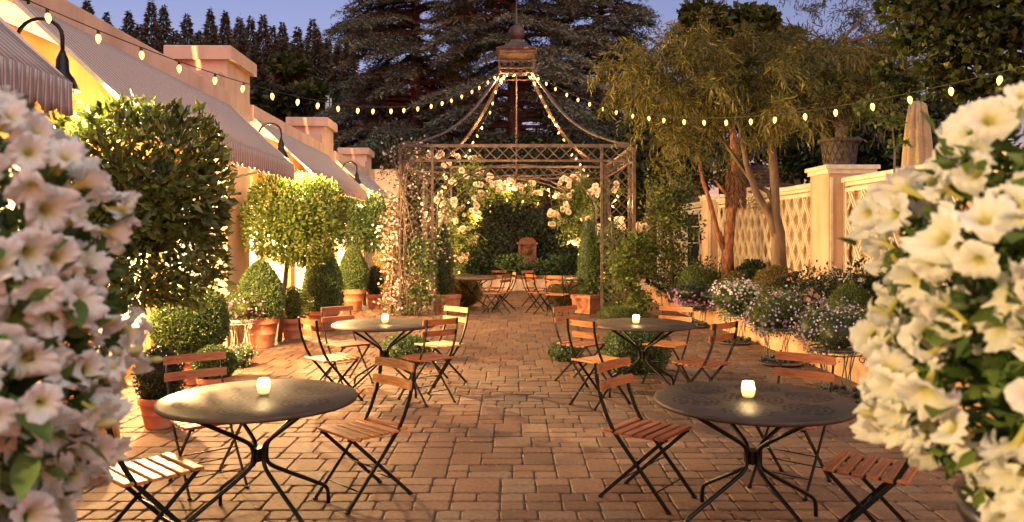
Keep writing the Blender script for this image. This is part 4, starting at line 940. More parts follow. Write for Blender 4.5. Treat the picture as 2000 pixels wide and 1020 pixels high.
# ================================================================== STRING LIGHTS
M['bulb'] = emit('glowing_bulb', (1.0,0.50,0.085), BULB)
b_ = MB(); b_.lathe([(0.010,0.0),(0.019,-0.013),(0.023,-0.030),(0.019,-0.052),(0.009,-0.070),(0.002,-0.078)], n=8); BME = b_.mesh('bulb', M['bulb'])
b_ = MB(); b_.lathe([(0.012,0.03),(0.014,0.0),(0.013,-0.004)], n=8); SME = b_.mesh('socket', M['wire'])
def catenary(P0, P1, sag, n=40):
    return [P0.lerp(P1, k/n) - Vector((0,0,4*sag*(k/n)*(1-k/n))) for k in range(n+1)]
def at_px(P0, P1, px):    # fraction of the plan line that shows at this column
    a = (px-1000)/F; return (a*P0.y-P0.x)/((P1.x-P0.x)-a*(P1.y-P0.y))
def light_string(label, P0, P1, sag, cols, sc=1.0, group='strings of bulbs over the court'):
    t = thing('string_lights', label, 'string lights', P0, 0, group)
    b_ = MB(); b_.tube([p-P0 for p in catenary(P0, P1, sag)], 0.005, 5); b_.build('wire', M['wire'], t)
    for c in cols:
        u = at_px(P0, P1, c); p = P0.lerp(P1, u) - Vector((0,0,4*sag*u*(1-u))) - P0; tl = (random.uniform(-.15,.15), random.uniform(-.15,.15), 0)
        s = inst('socket', SME, t, p-Vector((0,0,0.03)), tl, sc); inst('bulb', BME, s, (0,0,-0.004))
CUP = Vector((0.11,18.35,5.66))
S1 = Vector((-3.60,5.68,3.44)); S2 = Vector((4.45,5.5,3.12))
light_string('long string of bulbs sagging from the building at left to the cupola', S1, Vector((-0.33,18.4,5.66)), 0.82, [93,192,276,350,420,475,531,582,621,660,699,729,764,789,816,842,864,881,902,922,936,953,966])
light_string('long string of bulbs sagging from the cupola to the right edge', S2, Vector((0.5,18.4,5.66)), 0.825, [1954,1857,1776,1703,1632,1572,1514,1466,1418,1375,1336,1297,1267,1236,1204,1178,1152,1129,1107,1085,1067,1052])
b_ = MB(); b_.tube([(S2.x+.03,S2.y,0),(S2.x+.03,S2.y,S2.z+0.05)],0.03,8); b_.build('light_post', M['black'], label='thin black post just out of frame that holds the right light string', cat='post')
b_ = MB(); b_.bar((S1.x,S1.y,S1.z),(S1.x-0.5,S1.y,S1.z+0.1),0.02,0.02); b_.tube([(S1.x,S1.y,S1.z-.03),(S1.x,S1.y,S1.z+.12)],0.012,6); b_.build('wire_hook', M['black'], label='small iron hook on the chimney holding the left light string', cat='hook')
def glow(p, e, r=0.12):
    ld = bpy.data.lights.new('bulb_glow','POINT'); ld.energy = e; ld.color = (1.0,0.52,0.18); ld.shadow_soft_size = r
    lo = link(bpy.data.objects.new('bulb_glow', ld)); lo.location = p
def scatter_string(label, pts, sc=1.0):
    """a string whose course is a list of (px, py, Z) bulb places"""
    P = [PX(*p) for p in pts]; base = P[0]; t = thing('string_lights', label, 'string lights', base, 0, 'strings of bulbs wound on the pavilion')
    b_ = MB(); b_.tube([p-base+Vector((0,0,0.035)) for p in P], 0.005, 5); b_.build('wire', M['wire'], t)
    for p in P:
        s = inst('socket', SME, t, p-base+Vector((0,0,0.01)), (random.uniform(-.7,.7), random.uniform(-.7,.7), 0), sc); inst('bulb', BME, s, (0,0,-0.004))
    for p in P[1::4]: glow(p+Vector((0,-0.06,-0.09)), GLOW*4, 0.03)
scatter_string('bulbs following the right rear roof rib of the pavilion down to the arch', [(1036,150,18.4),(1043,162,18.5),(1054,187,18.9),(1067,206,19.2),(1073,225,19.5),(1084,243,19.7),(1093,258,20),(1100,272,20.2),(1118,301,20.5),(1126,310,20.6),(1134,321,20.7),(1139,331,20.7),(1147,341,20.6)])
scatter_string('bulbs following the left rear roof rib of the pavilion', [(985,150,18.4),(980,158,18.5),(968,178,18.8),(963,200,19.0),(957,218,19.3),(941,248,19.7),(931,264,20),(925,277,20.1),(918,292,20.4),(912,303,20.5),(868,340,20.3),(868,364,19),(862,372,18.8)])
scatter_string('bulbs around the opening of the cupola', [(978,140,18.4),(984,148,18.4),(980,154,18.35),(990,144,18.5),(1006,146,18.4),(1034,150,18.4),(1040,144,18.5)])
scatter_string('bulbs nestled in the roses over the pavilion arch', [(817,384,17.8),(823,396,17.8),(868,364,19.3),(887,428,19.6),(915,394,19.7),(930,417,19.7),(952,372,19.7),(958,398,19.7),(990,389,19.7),(993,358,19.7),(1022,392,19.7),(1028,360,19.7),(1051,396,19.7),(1071,369,19.7),(1079,416,19.7),(1107,394,19.6),(1134,427,19.5),(1111,472,19.5),(1132,495,19.4),(1149,471,19.4)])
scatter_string('bulbs wound down the left pavilion post', [(887,428,19.6),(872,469,19.5),(855,506,19.2),(834,548,18.0),(853,556,19.0),(875,558,19.4),(896,531,19.6)])
scatter_string('bulbs wound down the right pavilion post', [(1205,382,17.5),(1202,390,17.5),(1195,402,17.6),(1190,427,17.7),(1186,458,17.8),(1185,495,18.0),(1165,510,18.3),(1165,551,18.3),(1165,600,18.3)])
# ================================================================== POTS, SHRUBS, STANDS
def pot(x, y, h, r, label, cat='pot', n=32, group='terracotta pots', m='terracotta', square=False):
    b_ = MB()
    if square:
        for (z0,z1,w0,w1) in ((0,h*0.8,r*0.85,r*0.94),(h*0.8,h,r,r)):
            b_.add([(sx*w,sy*w,z) for z,w in ((z0,w0),(z1,w1)) for sx,sy in ((-1,-1),(1,-1),(1,1),(-1,1))],[(3,2,1,0),(4,5,6,7),(0,1,5,4),(1,2,6,5),(2,3,7,6),(3,0,4,7)])
    else:
        b_.lathe([(r*0.66,0),(r*0.68,0.01),(r*0.80,h*0.42),(r*0.835,h*0.44),(r*0.835,h*0.47),(r*0.82,h*0.49),(r*0.90,h*0.76),(r*0.99,h*0.77),(r*1.0,h*0.80),(r*1.0,h*0.97),(r*0.985,h),(r*0.90,h),(r*0.88,h*0.90),(0.001,h*0.88)], n=n)
    o = b_.build('terracotta_pot' if m == 'terracotta' else 'planter_pot', M[m], loc=(x,y,0.003), rz=random.random(), label=label, cat=cat, group=group)
    return o
def shrub(name, label, cat, x, y, z, N, prof, L=0.022, W=0.012, m='l_box', group=None, stem=None, **k):
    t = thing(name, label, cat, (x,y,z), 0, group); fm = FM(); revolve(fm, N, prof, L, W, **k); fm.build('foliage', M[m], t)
    b_ = MB(); b_.tube([(0,0,-0.02 if not stem else -stem),(0.01,0,prof[0][0]+0.12)],[0.022,0.015],8); b_.build('stem', M['bark'], t); return t
def ballprof(r, z0=0.0, sq=1.0, n=9): return [(z0+r*sq*(1-math.cos(math.pi*i/n)), max(0.01, r*math.sin(math.pi*i/n))) for i in range(n+1)]
def coneprof(r, h): return [(0,r*.62),(h*.08,r*.86),(h*.22,r),(h*.42,r*.96),(h*.62,r*.8),(h*.8,r*.56),(h*.93,r*.3),(h,r*.03)]
BX = 'clipped boxwood shrubs'
pot(-3.84,11.64,0.47,0.29,'large pale terracotta pot under the first cone of boxwood, by the iron stand')
shrub('boxwood_cone','clipped boxwood dome in the pale pot beside the pink flower stand','shrub',-3.84,11.64,0.40,9000,coneprof(.345,.92),.034,.020,group=BX)
pot(-3.62,12.6,0.34,0.20,'plain terracotta pot holding the loose golden green shrub')
shrub('loose_shrub','loose golden green shrub between the first two boxwood cones','shrub',-3.62,12.6,0.28,2600,[(0,.12),(.15,.25),(.35,.30),(.48,.2),(.56,.03)],.04,.018,'l_bright',amp=.14,depth=.5,core=.5)
pot(-3.42,13.8,0.36,0.30,'wide terracotta pot under the second boxwood cone, behind the red chair back')
shrub('boxwood_cone','taller pointed boxwood cone, middle of the three by the wall','shrub',-3.42,13.8,0.30,10000,coneprof(.35,1.2),.034,.020,group=BX)
pot(-3.63,17.4,0.50,0.28,'tall terracotta pot under the third boxwood dome')
shrub('boxwood_cone','third boxwood dome, farthest along the wall','shrub',-3.63,17.4,0.44,8000,coneprof(.33,1.05),.036,.022,group=BX)
pot(-3.22,17.9,0.34,0.20,'small low terracotta pot right of the tall one')
shrub('boxwood_ball','small dark boxwood oval in the low pot beside the third dome','shrub',-3.22,17.9,0.28,3500,[(0,.1),(.2,.19),(.4,.21),(.62,.15),(.72,.02)],.026,.017,'l_dark',group=BX)
pot(-3.55,22,0.38,0.22,'red terracotta pot of the golden shrub near the pavilion')
shrub('golden_shrub','golden yellow shrub in a red pot left of the pavilion post','shrub',-3.55,22,0.35,3500,[(0,.12),(.3,.36),(.7,.42),(1.0,.3),(1.18,.04)],.05,.022,'l_gold',amp=.16,depth=.5,core=.5)
pot(-3.68,8.75,0.34,0.25,'reddish pot hidden under the big boxwood ball')
shrub('boxwood_ball','big round boxwood ball under the tall clipped bay tree','shrub',-3.68,8.75,0.30,12000,ballprof(.41,0),.034,.020,group=BX)
pot(-3.12,6.75,0.27,0.175,'old brown terracotta pot with the small dark shrub, left foreground')
shrub('small_shrub','small dark leaved shrub in the old brown pot','shrub',-3.12,6.75,0.23,3600,[(0,.10),(.12,.18),(.28,.19),(.42,.12),(.48,.03)],.026,.017,'l_dark',amp=.1,depth=.4)
pot(-3.02,7.75,0.26,0.17,'terracotta pot behind the dusky red chair back')
shrub('small_shrub','little rounded box shrub peeking over the dusky red chair','shrub',-3.02,7.75,0.22,3600,ballprof(.19,0,.9),.034,.020,group=BX)
pot(-3.30,5.85,0.42,0.26,'pinkish terracotta pot of the tall bay tree, behind the left petunias')
# square planters with columns under the pavilion
pot(PX(868,0,16.9).x,16.9,0.40,0.27,'square pink terracotta planter at the left pavilion corner',square=True)
shrub('juniper_column','narrow juniper column in the left pavilion corner','shrub',PX(866,0,17.0).x,17.0,0.34,4500,[(0,.12),(.3,.2),(.9,.19),(1.4,.12),(1.65,.02)],.05,.012,'l_box',amp=.08)
pot(PX(1148,0,16.9).x,16.9,0.40,0.27,'square pink terracotta planter at the right pavilion corner',square=True)
shrub('juniper_column','tall narrow juniper column beside the right pavilion post','shrub',PX(1150,0,17.0).x,17.0,0.34,7500,[(0,.14),(.3,.22),(.9,.22),(1.3,.17),(1.6,.1),(1.75,.02)],.05,.012,'l_box',amp=.08)
shrub('boxwood_ball','golden green boxwood ball behind the blond chair','shrub',PX(905,0,18.2).x,18.2,0.0,4500,ballprof(.46,0,.88),.03,.02,'l_gold',group=BX)
shrub('boxwood_ball','golden green boxwood ball at the right side of the pavilion floor','shrub',PX(1108,0,18.6).x,18.6,0.0,4500,ballprof(.50,0,.62),.03,.02,'l_gold',group=BX)
def low_hedge(label, x, y, rx, ry, h, N, m='l_bright'):
    t = thing('low_hedge', label, 'hedge', (x,y,0)); fm = FM(); superblob(fm, N, (0,0,h*.5), (rx,ry,h*.5), 3.2, .2, .03, .02, .06, core=.82)
    fm.build('foliage', M[m], t)
low_hedge('low clipped box hedge under the second row right table', PX(1243,0,9.5).x, 9.55, .40, .30, .52, 9000,'l_box')
low_hedge('small box bush under the left second row table', PX(795,0,10.2).x, 10.2, .30, .26, .34, 5000,'l_box')
low_hedge('sprawling low bush at the foot of the right pavilion post', PX(1215,0,14.8).x, 14.9, .46, .35, .30, 5000)
low_hedge('low bush left of the walkway chairs on the right', PX(1105,0,10.4).x, 10.4, .22, .2, .22, 2500,'l_box')
# clipped bay trees (standards) between the awnings
def bay(label, x, y, z0, rad, N, L, m, trunk, p=3.4, potz=0.4, **k):
    t = thing('clipped_bay_tree', label, 'tree', (x,y,0), 0, 'clipped trees standing between the awnings'); fm = FM()
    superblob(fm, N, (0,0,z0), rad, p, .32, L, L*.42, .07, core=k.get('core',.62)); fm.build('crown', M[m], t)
    b_ = MB(); b_.tube([(trunk,0,potz),(trunk*.6+.02,0,z0-rad[2]*.9),(0,0,z0)],[.04,.035,.03],8); b_.build('trunk', M['bark'], t)
bay('tall dense clipped bay tree beside the white petunias on the left', -2.98, 6.02, 1.92, (.63,.40,.74), 10500, .095, 'l_bay', -.30, p=5.5, core=.5)
bay('clipped tree with bright green leaves between the second and third awnings', PX(578,0,12.3).x, 12.3, 1.96, (.74,.5,.68), 11000, .085, 'l_bright', PX(546,0,12.3).x-PX(578,0,12.3).x, p=3, potz=0)
bay('farthest clipped tree, half hidden by the vine covered pavilion', PX(712,0,18.9).x, 18.9, 2.05, (.66,.5,.70), 8000, .09, 'l_box', 0, p=3, potz=0)

# flower masses on stands
def curl(b, c, r, ax, n=10, turns=1.3, w=.005):
    pts = []
    for k in range(n+1):
        th = turns*6.283*k/n; rr = r*(1-.6*k/n); pts.append(Vector(c)+Vector(ax)*rr*math.cos(th)+Vector((0,0,1))*rr*math.sin(th))
    b.tube(pts, w, 5, False)
def stand(x, y, h, r, label, m='verdigris'):
    t = thing('plant_stand', label, 'plant stand', (x,y,0.003), random.random()*.5, 'wire plant stands with scrolls')
    b_ = MB(); n = 28
    for z, rr, w in ((h-.055,r*.96,.007),(.03,r*.75,.007)): b2_ = MB(); b2_.tube([(rr*math.cos(6.2832*k/n), rr*math.sin(6.2832*k/n), z) for k in range(n+1)], w, 6, False); b2_.build('hoop', M[m], t)
    for z, rr, w in ((h,r,.009),): b_.tube([(rr*math.cos(6.2832*k/n), rr*math.sin(6.2832*k/n), z) for k in range(n+1)], w, 6, False)
    for k in range(8):
        a = 6.2832*k/8; b_.tube([(r*math.cos(a),r*math.sin(a),h),(r*.96*math.cos(a),r*.96*math.sin(a),h-.055)],.004,5,False)
    b_.build('ring', M[m], t); b_ = MB(); b_.lathe([(r*.93,h-.03),(r*.93,h-.02)], n=24); b_.build('tray', M[m], t)
    for k in range(4):
        a = 6.2832*k/4+.5; ca, sa = math.cos(a), math.sin(a); b_ = MB()
        for off in (-.03,.03):
            b_.tube([(r*.78*ca-off*sa, r*.78*sa+off*ca, h-.02),(r*.62*ca-off*.3*sa, r*.62*sa+off*.3*ca, h*.55),(r*.56*ca-off*sa,r*.56*sa+off*ca,h*.25),(r*.78*ca-off*.6*sa,r*.78*sa+off*.6*ca,0.0)],.0065,6)
        b_.build('leg', M[m], t); b_ = MB(); curl(b_, (r*1.12*ca,r*1.12*sa,h-.09), .045, (ca,sa,0), w=.006); b_.build('scroll', M[m], t)
    return t
def flowers(name, label, x, y, z, rx, rz, sets, N=3000, L=.035, W=.016, leaf='l_box', droop=.2, ry=None, amp=.15):
    """mound of foliage with blossoms; sets: [(petal material, count, size, zlo, zhi)]"""
    t = thing(name, label, 'flowers', (x,y,z)); g = rng_(); fm = FM(); ry = ry or rx
    subs = [((0,0,rz*.55),1.0)] + [((math.cos(a_)*rx*.55, math.sin(a_)*ry*.55, rz*(.35+.45*random.random())), .62+.12*random.random()) for a_ in [random.random()+k*1.257 for k in range(5)]]
    for c_, k_ in subs: superblob(fm, int(N*(.35 if k_ == 1 else .17)), c_, (rx*k_,ry*k_,rz*k_), 2.0, .5, L, W, amp*1.5, g=g, core=.6, up=.5)
    fm.build('foliage', M[leaf], t)
    for (pm, n, s, zl, zh) in sets:
        U = unit(n*3, g); U = U[(U[:,2] > zl) & (U[:,2] < zh)][:n]; rr = (np.abs(U/np.array([rx,ry,rz]))**2.1).sum(1)**(-1/2.1)
        pick = g.integers(0, len(subs), len(U)); oc = np.array([subs[q][0] for q in pick]); ok_ = np.array([subs[q][1] for q in pick])
        C = oc + U*(rr*ok_)[:,None]*(1.02+.08*np.abs(g.normal(size=len(U))))[:,None]; fl = FM(); star_flower(fl, C, U+0.5*g.normal(size=U.shape)+np.array([0,-.3,.2]), s, g, 5, .95); fl.build('blossoms', M[pm], t)
    return t
stand(-4.02,11.3,.46,.23,'rusty white iron stand under the pink flowers by the wall','cream')
flowers('pink_flowers','pink and magenta verbena spilling from the iron stand by the wall',-4.02,11.3,.46,.33,.27,[('magenta_petal',190,.022,-.7,.6),('pale_petal',90,.018,-.2,1)],2600,leaf='l_bright')
flowers('wall_flowers','pale pink flowers in a low pot left of the dusky red chair',-3.55,9.9,.0,.2,.2,[('pale_petal',60,.016,-.5,.9)],900)
SP = [(PX(1302,0,18).x,18.0,.40,.26,'farthest wire stand, by the dark layered shrub'),(PX(1362,0,14.4).x,14.4,.42,.27,'wire stand under the dark purple petunias'),
      (PX(1437,0,12.1).x,12.1,.46,.26,'wire stand under the white and lilac geraniums'),(PX(1516,0,10.3).x,10.3,.46,.28,'green wire stand with scrolls under the violet flowers'),
      (PX(1632,0,8.1).x,8.1,.50,.27,'green wire stand nearest the right petunias, under lavender lobelia')]
for s in SP: stand(*s)
flowers('basket_flowers','small white flowers on the farthest wire stand',SP[0][0],SP[0][1],.40,.36,.32,[('white_petal',120,.022,-.4,1)],2600,leaf='l_dark')
flowers('basket_flowers','dark purple petunias cascading from the second farthest stand',SP[1][0],SP[1][1],.42,.44,.30,[('purple_petal',150,.028,-.8,.2),('magenta_petal',90,.026,-.8,.1)],3600,leaf='l_dark')
flowers('basket_flowers','white and lilac geraniums on the middle wire stand',SP[2][0],SP[2][1],.46,.34,.36,[('white_petal',220,.024,.3,1),('lav_petal',110,.02,-.7,.4),('pale_petal',60,.024,.1,1)],3600)
flowers('basket_flowers','violet and lavender flowers on the green wire stand',SP[3][0],SP[3][1],.46,.36,.33,[('lav_petal',170,.022,-.2,1),('purple_petal',120,.026,-.8,.0)],4200,leaf='l_bright')
flowers('basket_flowers','dense lavender lobelia mound beside the right petunias',SP[4][0],SP[4][1],.50,.36,.33,[('lav_petal',330,.014,-.6,1),('pale_petal',140,.014,-.3,1),('purple_petal',70,.014,-.8,.3)],7000,.02,.009)
for k, (px, Z, lb) in enumerate(((1432,12.1,'ring of grey succulents at the foot of the middle stand'),(1522,10.1,'ring of grey succulents at the foot of the violet flower stand'),(1640,8.0,'saucer of grey succulents at the foot of the lobelia stand'),(1352,14.3,'succulents at the foot of the purple petunia stand'))):
    t = thing('succulent_ring', lb, 'succulents', (PX(px,0,Z).x,Z-.05,.004), 0, 'succulents at the feet of the plant stands'); fm = FM(); g = rng_()
    b_ = MB(); b_.lathe([(.26,0),(.30,.03),(.29,.035),(.24,.012)], n=28); b_.build('saucer', M['iron'], t)
    a = g.random(26)*6.28; cc = np.stack([np.cos(a)*.22, np.sin(a)*.22, np.full(26,.05)],1); C = np.repeat(cc, 22, 0); D = unit(len(C), g); D[:,2] = np.abs(D[:,2])
    fm.leaves(C, D, .055, .028, g, fold=.4); fm.build('foliage', M['l_succ'], t)
# ================================================================== RIGHT BED PLANTS
BZ = 0.25
def bed(px, Z): return PX(px,0,Z).x, Z
x,y = bed(1356,15.0); shrub('boxwood_ball','light green box ball in the bed behind the purple petunias','shrub',x,y,BZ,4500,[(0,.16),(.25,.29),(.55,.31),(.8,.18),(.88,.02)],.03,.018,'l_bright')
x,y = bed(1434,14.6); shrub('boxwood_ball','olive green clipped ball in front of the peeling tree trunk','shrub',x,y,BZ+.15,4500,ballprof(.27,0,1.15),.026,.014,'l_gold')
x,y = bed(1517,12.6); shrub('round_shrub','large rounded olive shrub in the middle of the right bed','shrub',x,y,BZ,9000,[(0,.25),(.3,.40),(.6,.40),(.85,.27),(.96,.03)],.034,.014,'l_gold',amp=.12)
x,y = bed(1662,9.9); shrub('round_shrub','fresh green feathery shrub below the cream pillar, right','shrub',x,y,BZ,7000,[(0,.22),(.3,.33),(.55,.29),(.75,.16),(.82,.02)],.04,.012,'l_bright',amp=.14,depth=.35)
x,y = bed(1470,15.6); shrub('dark_shrub','dark leaved shrub against the trellis, between two green balls','shrub',x,y,BZ,3000,[(0,.3),(.3,.4),(.7,.36),(.95,.1)],.06,.035,'l_dark',amp=.15)
x,y = bed(1400,17.5); shrub('grass_clump','spiky green iris clump in front of the slim pillar','shrub',x,y,BZ,700,[(0,.2),(.3,.3),(.5,.2)],.35,.02,'l_bright',up=1.5,core=0)
flowers('salmon_geraniums','salmon pink geranium heads among dark leaves in the right bed',*bed(1568,11.2),BZ,.42,.46,[('pink_petal',130,.045,.1,.9)],3000,.06,.04,'l_dark')
flowers('red_flowers','dusty pink flowers along the foot of the trellis near the pillar',*bed(1592,12.0),BZ+.1,.5,.55,[('pink_petal',100,.035,-.2,1)],2600,.06,.035,'l_dark')
flowers('pale_flowers','pale lilac flowers beside the fresh green shrub',*bed(1640,11.4),BZ+.1,.35,.55,[('white_petal',60,.035,.1,1)],2000,.06,.035,'l_dark')
flowers('white_rose_bush','pale roses on a dark bush against the near trellis',*bed(1715,10.2),BZ+.2,.4,.65,[('white_petal',70,.04,-.1,1)],2600,.06,.035,'l_dark')
fm = FM(); g = rng_(); N = 5000; t = thing('ground_cover', 'low mixed green planting filling the right bed', 'plants', (0,0,0), TH)
C = np.stack([g.uniform(4.45,5.7,N), g.uniform(5,19.5,N), 0.28+0.16*g.random(N)],1); fm.leaves(C, unit(N,g)+np.array([0,0,.6]), .08, .035, g); fm.build('foliage', M['l_box'], t)
# layered dark shrub / magnolia left of the trellis wall
t = thing('layered_shrub','tall dark glossy shrub in layered tiers right of the pavilion','shrub',(PX(1310,0,16.6).x,16.6,BZ)); fm = FM(); g = rng_(); cs = []; rd = []
for k in range(75):
    py = g.uniform(345,560); px = 1312+g.normal()*(20+16*((py-330)/200)); cs.append(tuple(PX(px,py,16.6+g.uniform(-.6,.6))-Vector(t.location))); rd.append(.30)
cluster_leaves(fm, cs, np.array(rd), 70, .085, .045, g, up=.3); fm.build('crown', M['l_bay'], t)
b_ = MB(); b_.tube([(0,0,0),(.05,0,.9),(-.05,0,1.9),(0,0,2.8)],[.06,.05,.04,.02],8); b_.build('trunk', M['bark'], t)
# back bed: shrubs before the ivy wall
for (px, py, Z, r_, m_, lb) in ((1000,512,25.2,.45,'l_box','pale green leafy shrub left of the wall fountain'),(1030,528,25.0,.5,'l_dark','dark low shrub in front of the wall fountain'),(960,512,25.6,.7,'l_dark','dark leafy shrub at the left end of the back bed'),(1090,512,25.4,.7,'l_box','broad leafy shrub at the right end of the back bed'),(925,505,25.6,.6,'l_dark','dark bush hidden behind the roses, back left'),(1130,500,25.4,.7,'l_dark','dark bush behind the right pavilion post')):
    c = PX(px,py,Z); t = thing('back_shrub', lb, 'shrub', (c.x,Z,.35)); fm = FM(); cluster_leaves(fm, [(random.gauss(0,r_*.5), random.gauss(0,.15), max(.05,(c.z-.35)*random.random()*1.3)) for _ in range(26)], .22, 34, .12, .05, rng_()); fm.build('foliage', M[m_], t)
    b_ = MB(); b_.tube([(0,0,0),(0,0,.5)],.02,6); b_.build('stem', M['bark'], t)

# ================================================================== URN, UMBRELLA
u = thing('basket_urn','weathered lattice woven urn on top of the cream pillar','urn',(PX(1637,0,12.6).x,12.55,2.853)); 
b_ = MB(); b_.lathe([(.22,0),(.235,.02),(.255,.22),(.275,.40),(.25,.40),(.001,.36)], n=32); b_.build('body', M['urn'], u)
b_ = MB(); n = 36
for k in range(n): 
    a = 6.2832*k/n; b_.ball((.31*math.cos(a),.31*math.sin(a),.405),.036,6,5)
b_.lathe([(.26,.37),(.33,.385),(.34,.40),(.30,.43),(.27,.42)], n=32); b_.build('rim', M['urn'], u)
b_ = MB()
for k in range(18):
    for s in (1,-1):
        b_.tube([((.243+.04*q/5)*math.cos(6.2832*(k+s*q*.32)/18), (.243+.04*q/5)*math.sin(6.2832*(k+s*q*.32)/18), .02+.37*q/5) for q in range(6)], .007, 5, False)
b_.build('lattice_relief', M['urn'], u)
um = thing('closed_umbrella','folded tan canvas umbrella on the terrace behind the trellis wall','umbrella',(PX(1791,0,11.0).x,11.0,1.05))
zt = PX(0,194,11.0).z-1.05; b_ = MB(); vs = []; fs = []; n = 64; zs = [zt-1.35,zt-1.0,zt-.6,zt-.3,zt-.08,zt-.03]; rs = [.19,.185,.16,.135,.10,.045]
for z, r_ in zip(zs, rs):
    for k in range(n):
        a = 6.2832*k/n; q = r_*(1+.16*math.sin(9*a)+.06*math.sin(17*a+z*2)); vs.append((q*math.cos(a), q*math.sin(a), z))
for i in range(5):
    for k in range(n): fs.append((i*n+k, i*n+(k+1)%n, (i+1)*n+(k+1)%n, (i+1)*n+k))
fs.append(tuple(range(5*n,6*n))); b_.add(vs, fs, True); b_.build('canopy', M['canvas'], um)
b_ = MB(); b_.tube([(0,0,0),(0,0,zt+.04)],.022,8); b_.build('pole', M['bark'], um)

# ================================================================== TREES
def willow(name, label, base, strands, m, L=.11, W=.016, trunkfn=None, seedpts=None, n_leaf=20, drop=.8):
    t = thing(name, label, 'tree', base); g = rng_(); B = Vector(base); Cs = []; Ds = []; Rn = []
    for (cx, cy, Z, rx, ry, n) in strands:
        for pl in range(max(1, n//7)):
            c0 = np.array(PX(cx+g.normal()*rx, cy+g.normal()*ry, Z+g.normal()*.7)-B); a0 = g.random()*6.283; big = drop*(.7+.7*g.random()); br = g.normal()*.13
            for k in range(7):
                a = a0+g.normal()*.38; h = np.array([math.cos(a), math.sin(a), 0.45]); ln = big*(.55+.6*g.random()); p = c0+g.normal(size=3)*.07
                for q in range(n_leaf):
                    s = q/n_leaf; P_ = p + h*ln*.85*s**.85 + np.array([0,0,-1])*ln*.95*s**2.1; Cs.append(P_); tn = h*.9*(1-s)+np.array([0,0,-1])*(s+.05); Ds.append(tn+g.normal(size=3)*.45); Rn.append(.45+br+.2*g.normal())
    Cs = np.array(Cs); fm = FM(); fm.leaves(Cs, np.array(Ds), L*(.6+.8*g.random(len(Cs))), W, g, rnd=np.array(Rn)); fm.build('crown', M[m], t)
    b_ = MB()
    for pts, rs in trunkfn: b_.tube([Vector(p) if len(p) == 4 else PX(*p)-B for p in pts], rs, 9)
    return t, b_
zg = 13.2; b0 = (PX(1519,0,zg).x, zg, BZ)
t, b_ = willow('weeping_tree','airy weeping tree with fine yellow green leaves and forked grey trunk',b0,
   [(1480,140,13.3,90,38,260),(1330,130,13.0,70,35,240),(1250,160,13.0,32,30,110),(1600,140,13.0,60,38,170),(1700,120,12.6,45,35,110),(1680,190,12.4,35,22,50),(1420,100,14,70,25,170),(1370,190,13,70,25,190),(1500,190,12.6,60,25,150),(1290,230,13.5,30,25,60),(1560,200,12.6,45,25,80),(1640,165,12.4,30,18,50),(1310,270,13.6,25,14,22)],'l_willow',L=.15,W=.026,n_leaf=17,drop=.7,
   trunkfn=[([(1522,545,zg),(1521,500,zg),(1520,455,zg),(1514,420,zg),(1512,340,zg),(1505,250,zg),(1480,170,zg),(1450,110,zg+.3)],[.145,.125,.115,.09,.075,.06,.04,.02]),
            ([(1521,470,zg),(1505,425,zg),(1478,378,zg),(1458,320,zg),(1445,240,zg-.1),(1415,180,zg-.2),(1360,150,zg-.3)],[.10,.07,.06,.05,.04,.03,.015]),
            ([(1514,400,zg),(1500,375,zg),(1470,358,zg+.1),(1430,300,zg+.2),(1380,230,zg+.2),(1310,200,zg+.2)],[.06,.04,.03,.028,.02,.012]),
            ([(1508,280,zg),(1560,200,zg),(1620,160,zg-.1),(1660,150,zg-.1)],[.05,.035,.025,.012])])
b_.build('trunk', M['bark'], t)
zr = 15.8; b0 = (PX(1424,0,zr).x, zr, BZ)
t, b_ = willow('peeling_bark_tree','small tree with peeling red bark and two leaning stems before the trellis',b0,
   [(1420,215,15.6,45,25,60),(1380,330,15.5,45,30,45),(1430,280,15.8,50,30,60),(1340,310,15.8,30,25,35)],'l_willow',
   trunkfn=[([(1422,545,zr),(1421,487,zr),(1428,420,zr),(1436,375,zr),(1438,330,zr),(1432,260,zr),(1415,190,zr),(1395,140,zr)],[.14,.12,.10,.11,.10,.07,.045,.02]),
            ([(1418,490,zr),(1400,450,zr),(1388,400,zr),(1372,350,zr),(1362,300,zr)],[.09,.06,.05,.04,.02]),([(1430,390,zr),(1412,372,zr),(1396,352,zr)],[.05,.035,.02])])
b_.build('trunk', M['redbark'], t)
fm = FM(); g = rng_(); N = 900; a = g.random(N)*6.28; zz = g.uniform(330,400,N); P_ = np.array([PX(1437,q,zr)-Vector(b0) for q in zz]); P_[:,0] += np.cos(a)*.15; P_[:,1] += np.sin(a)*.15
fm.leaves(P_, np.stack([np.cos(a)*.5,np.sin(a)*.5,-.8+0*a],1), .14, .02, g); M['l_bark'] = leafmat('bark_shreds',(.08,.04,.02),(.17,.085,.045),(.28,.15,.08),0); fm.build('bark_shreds', M['l_bark'], t)
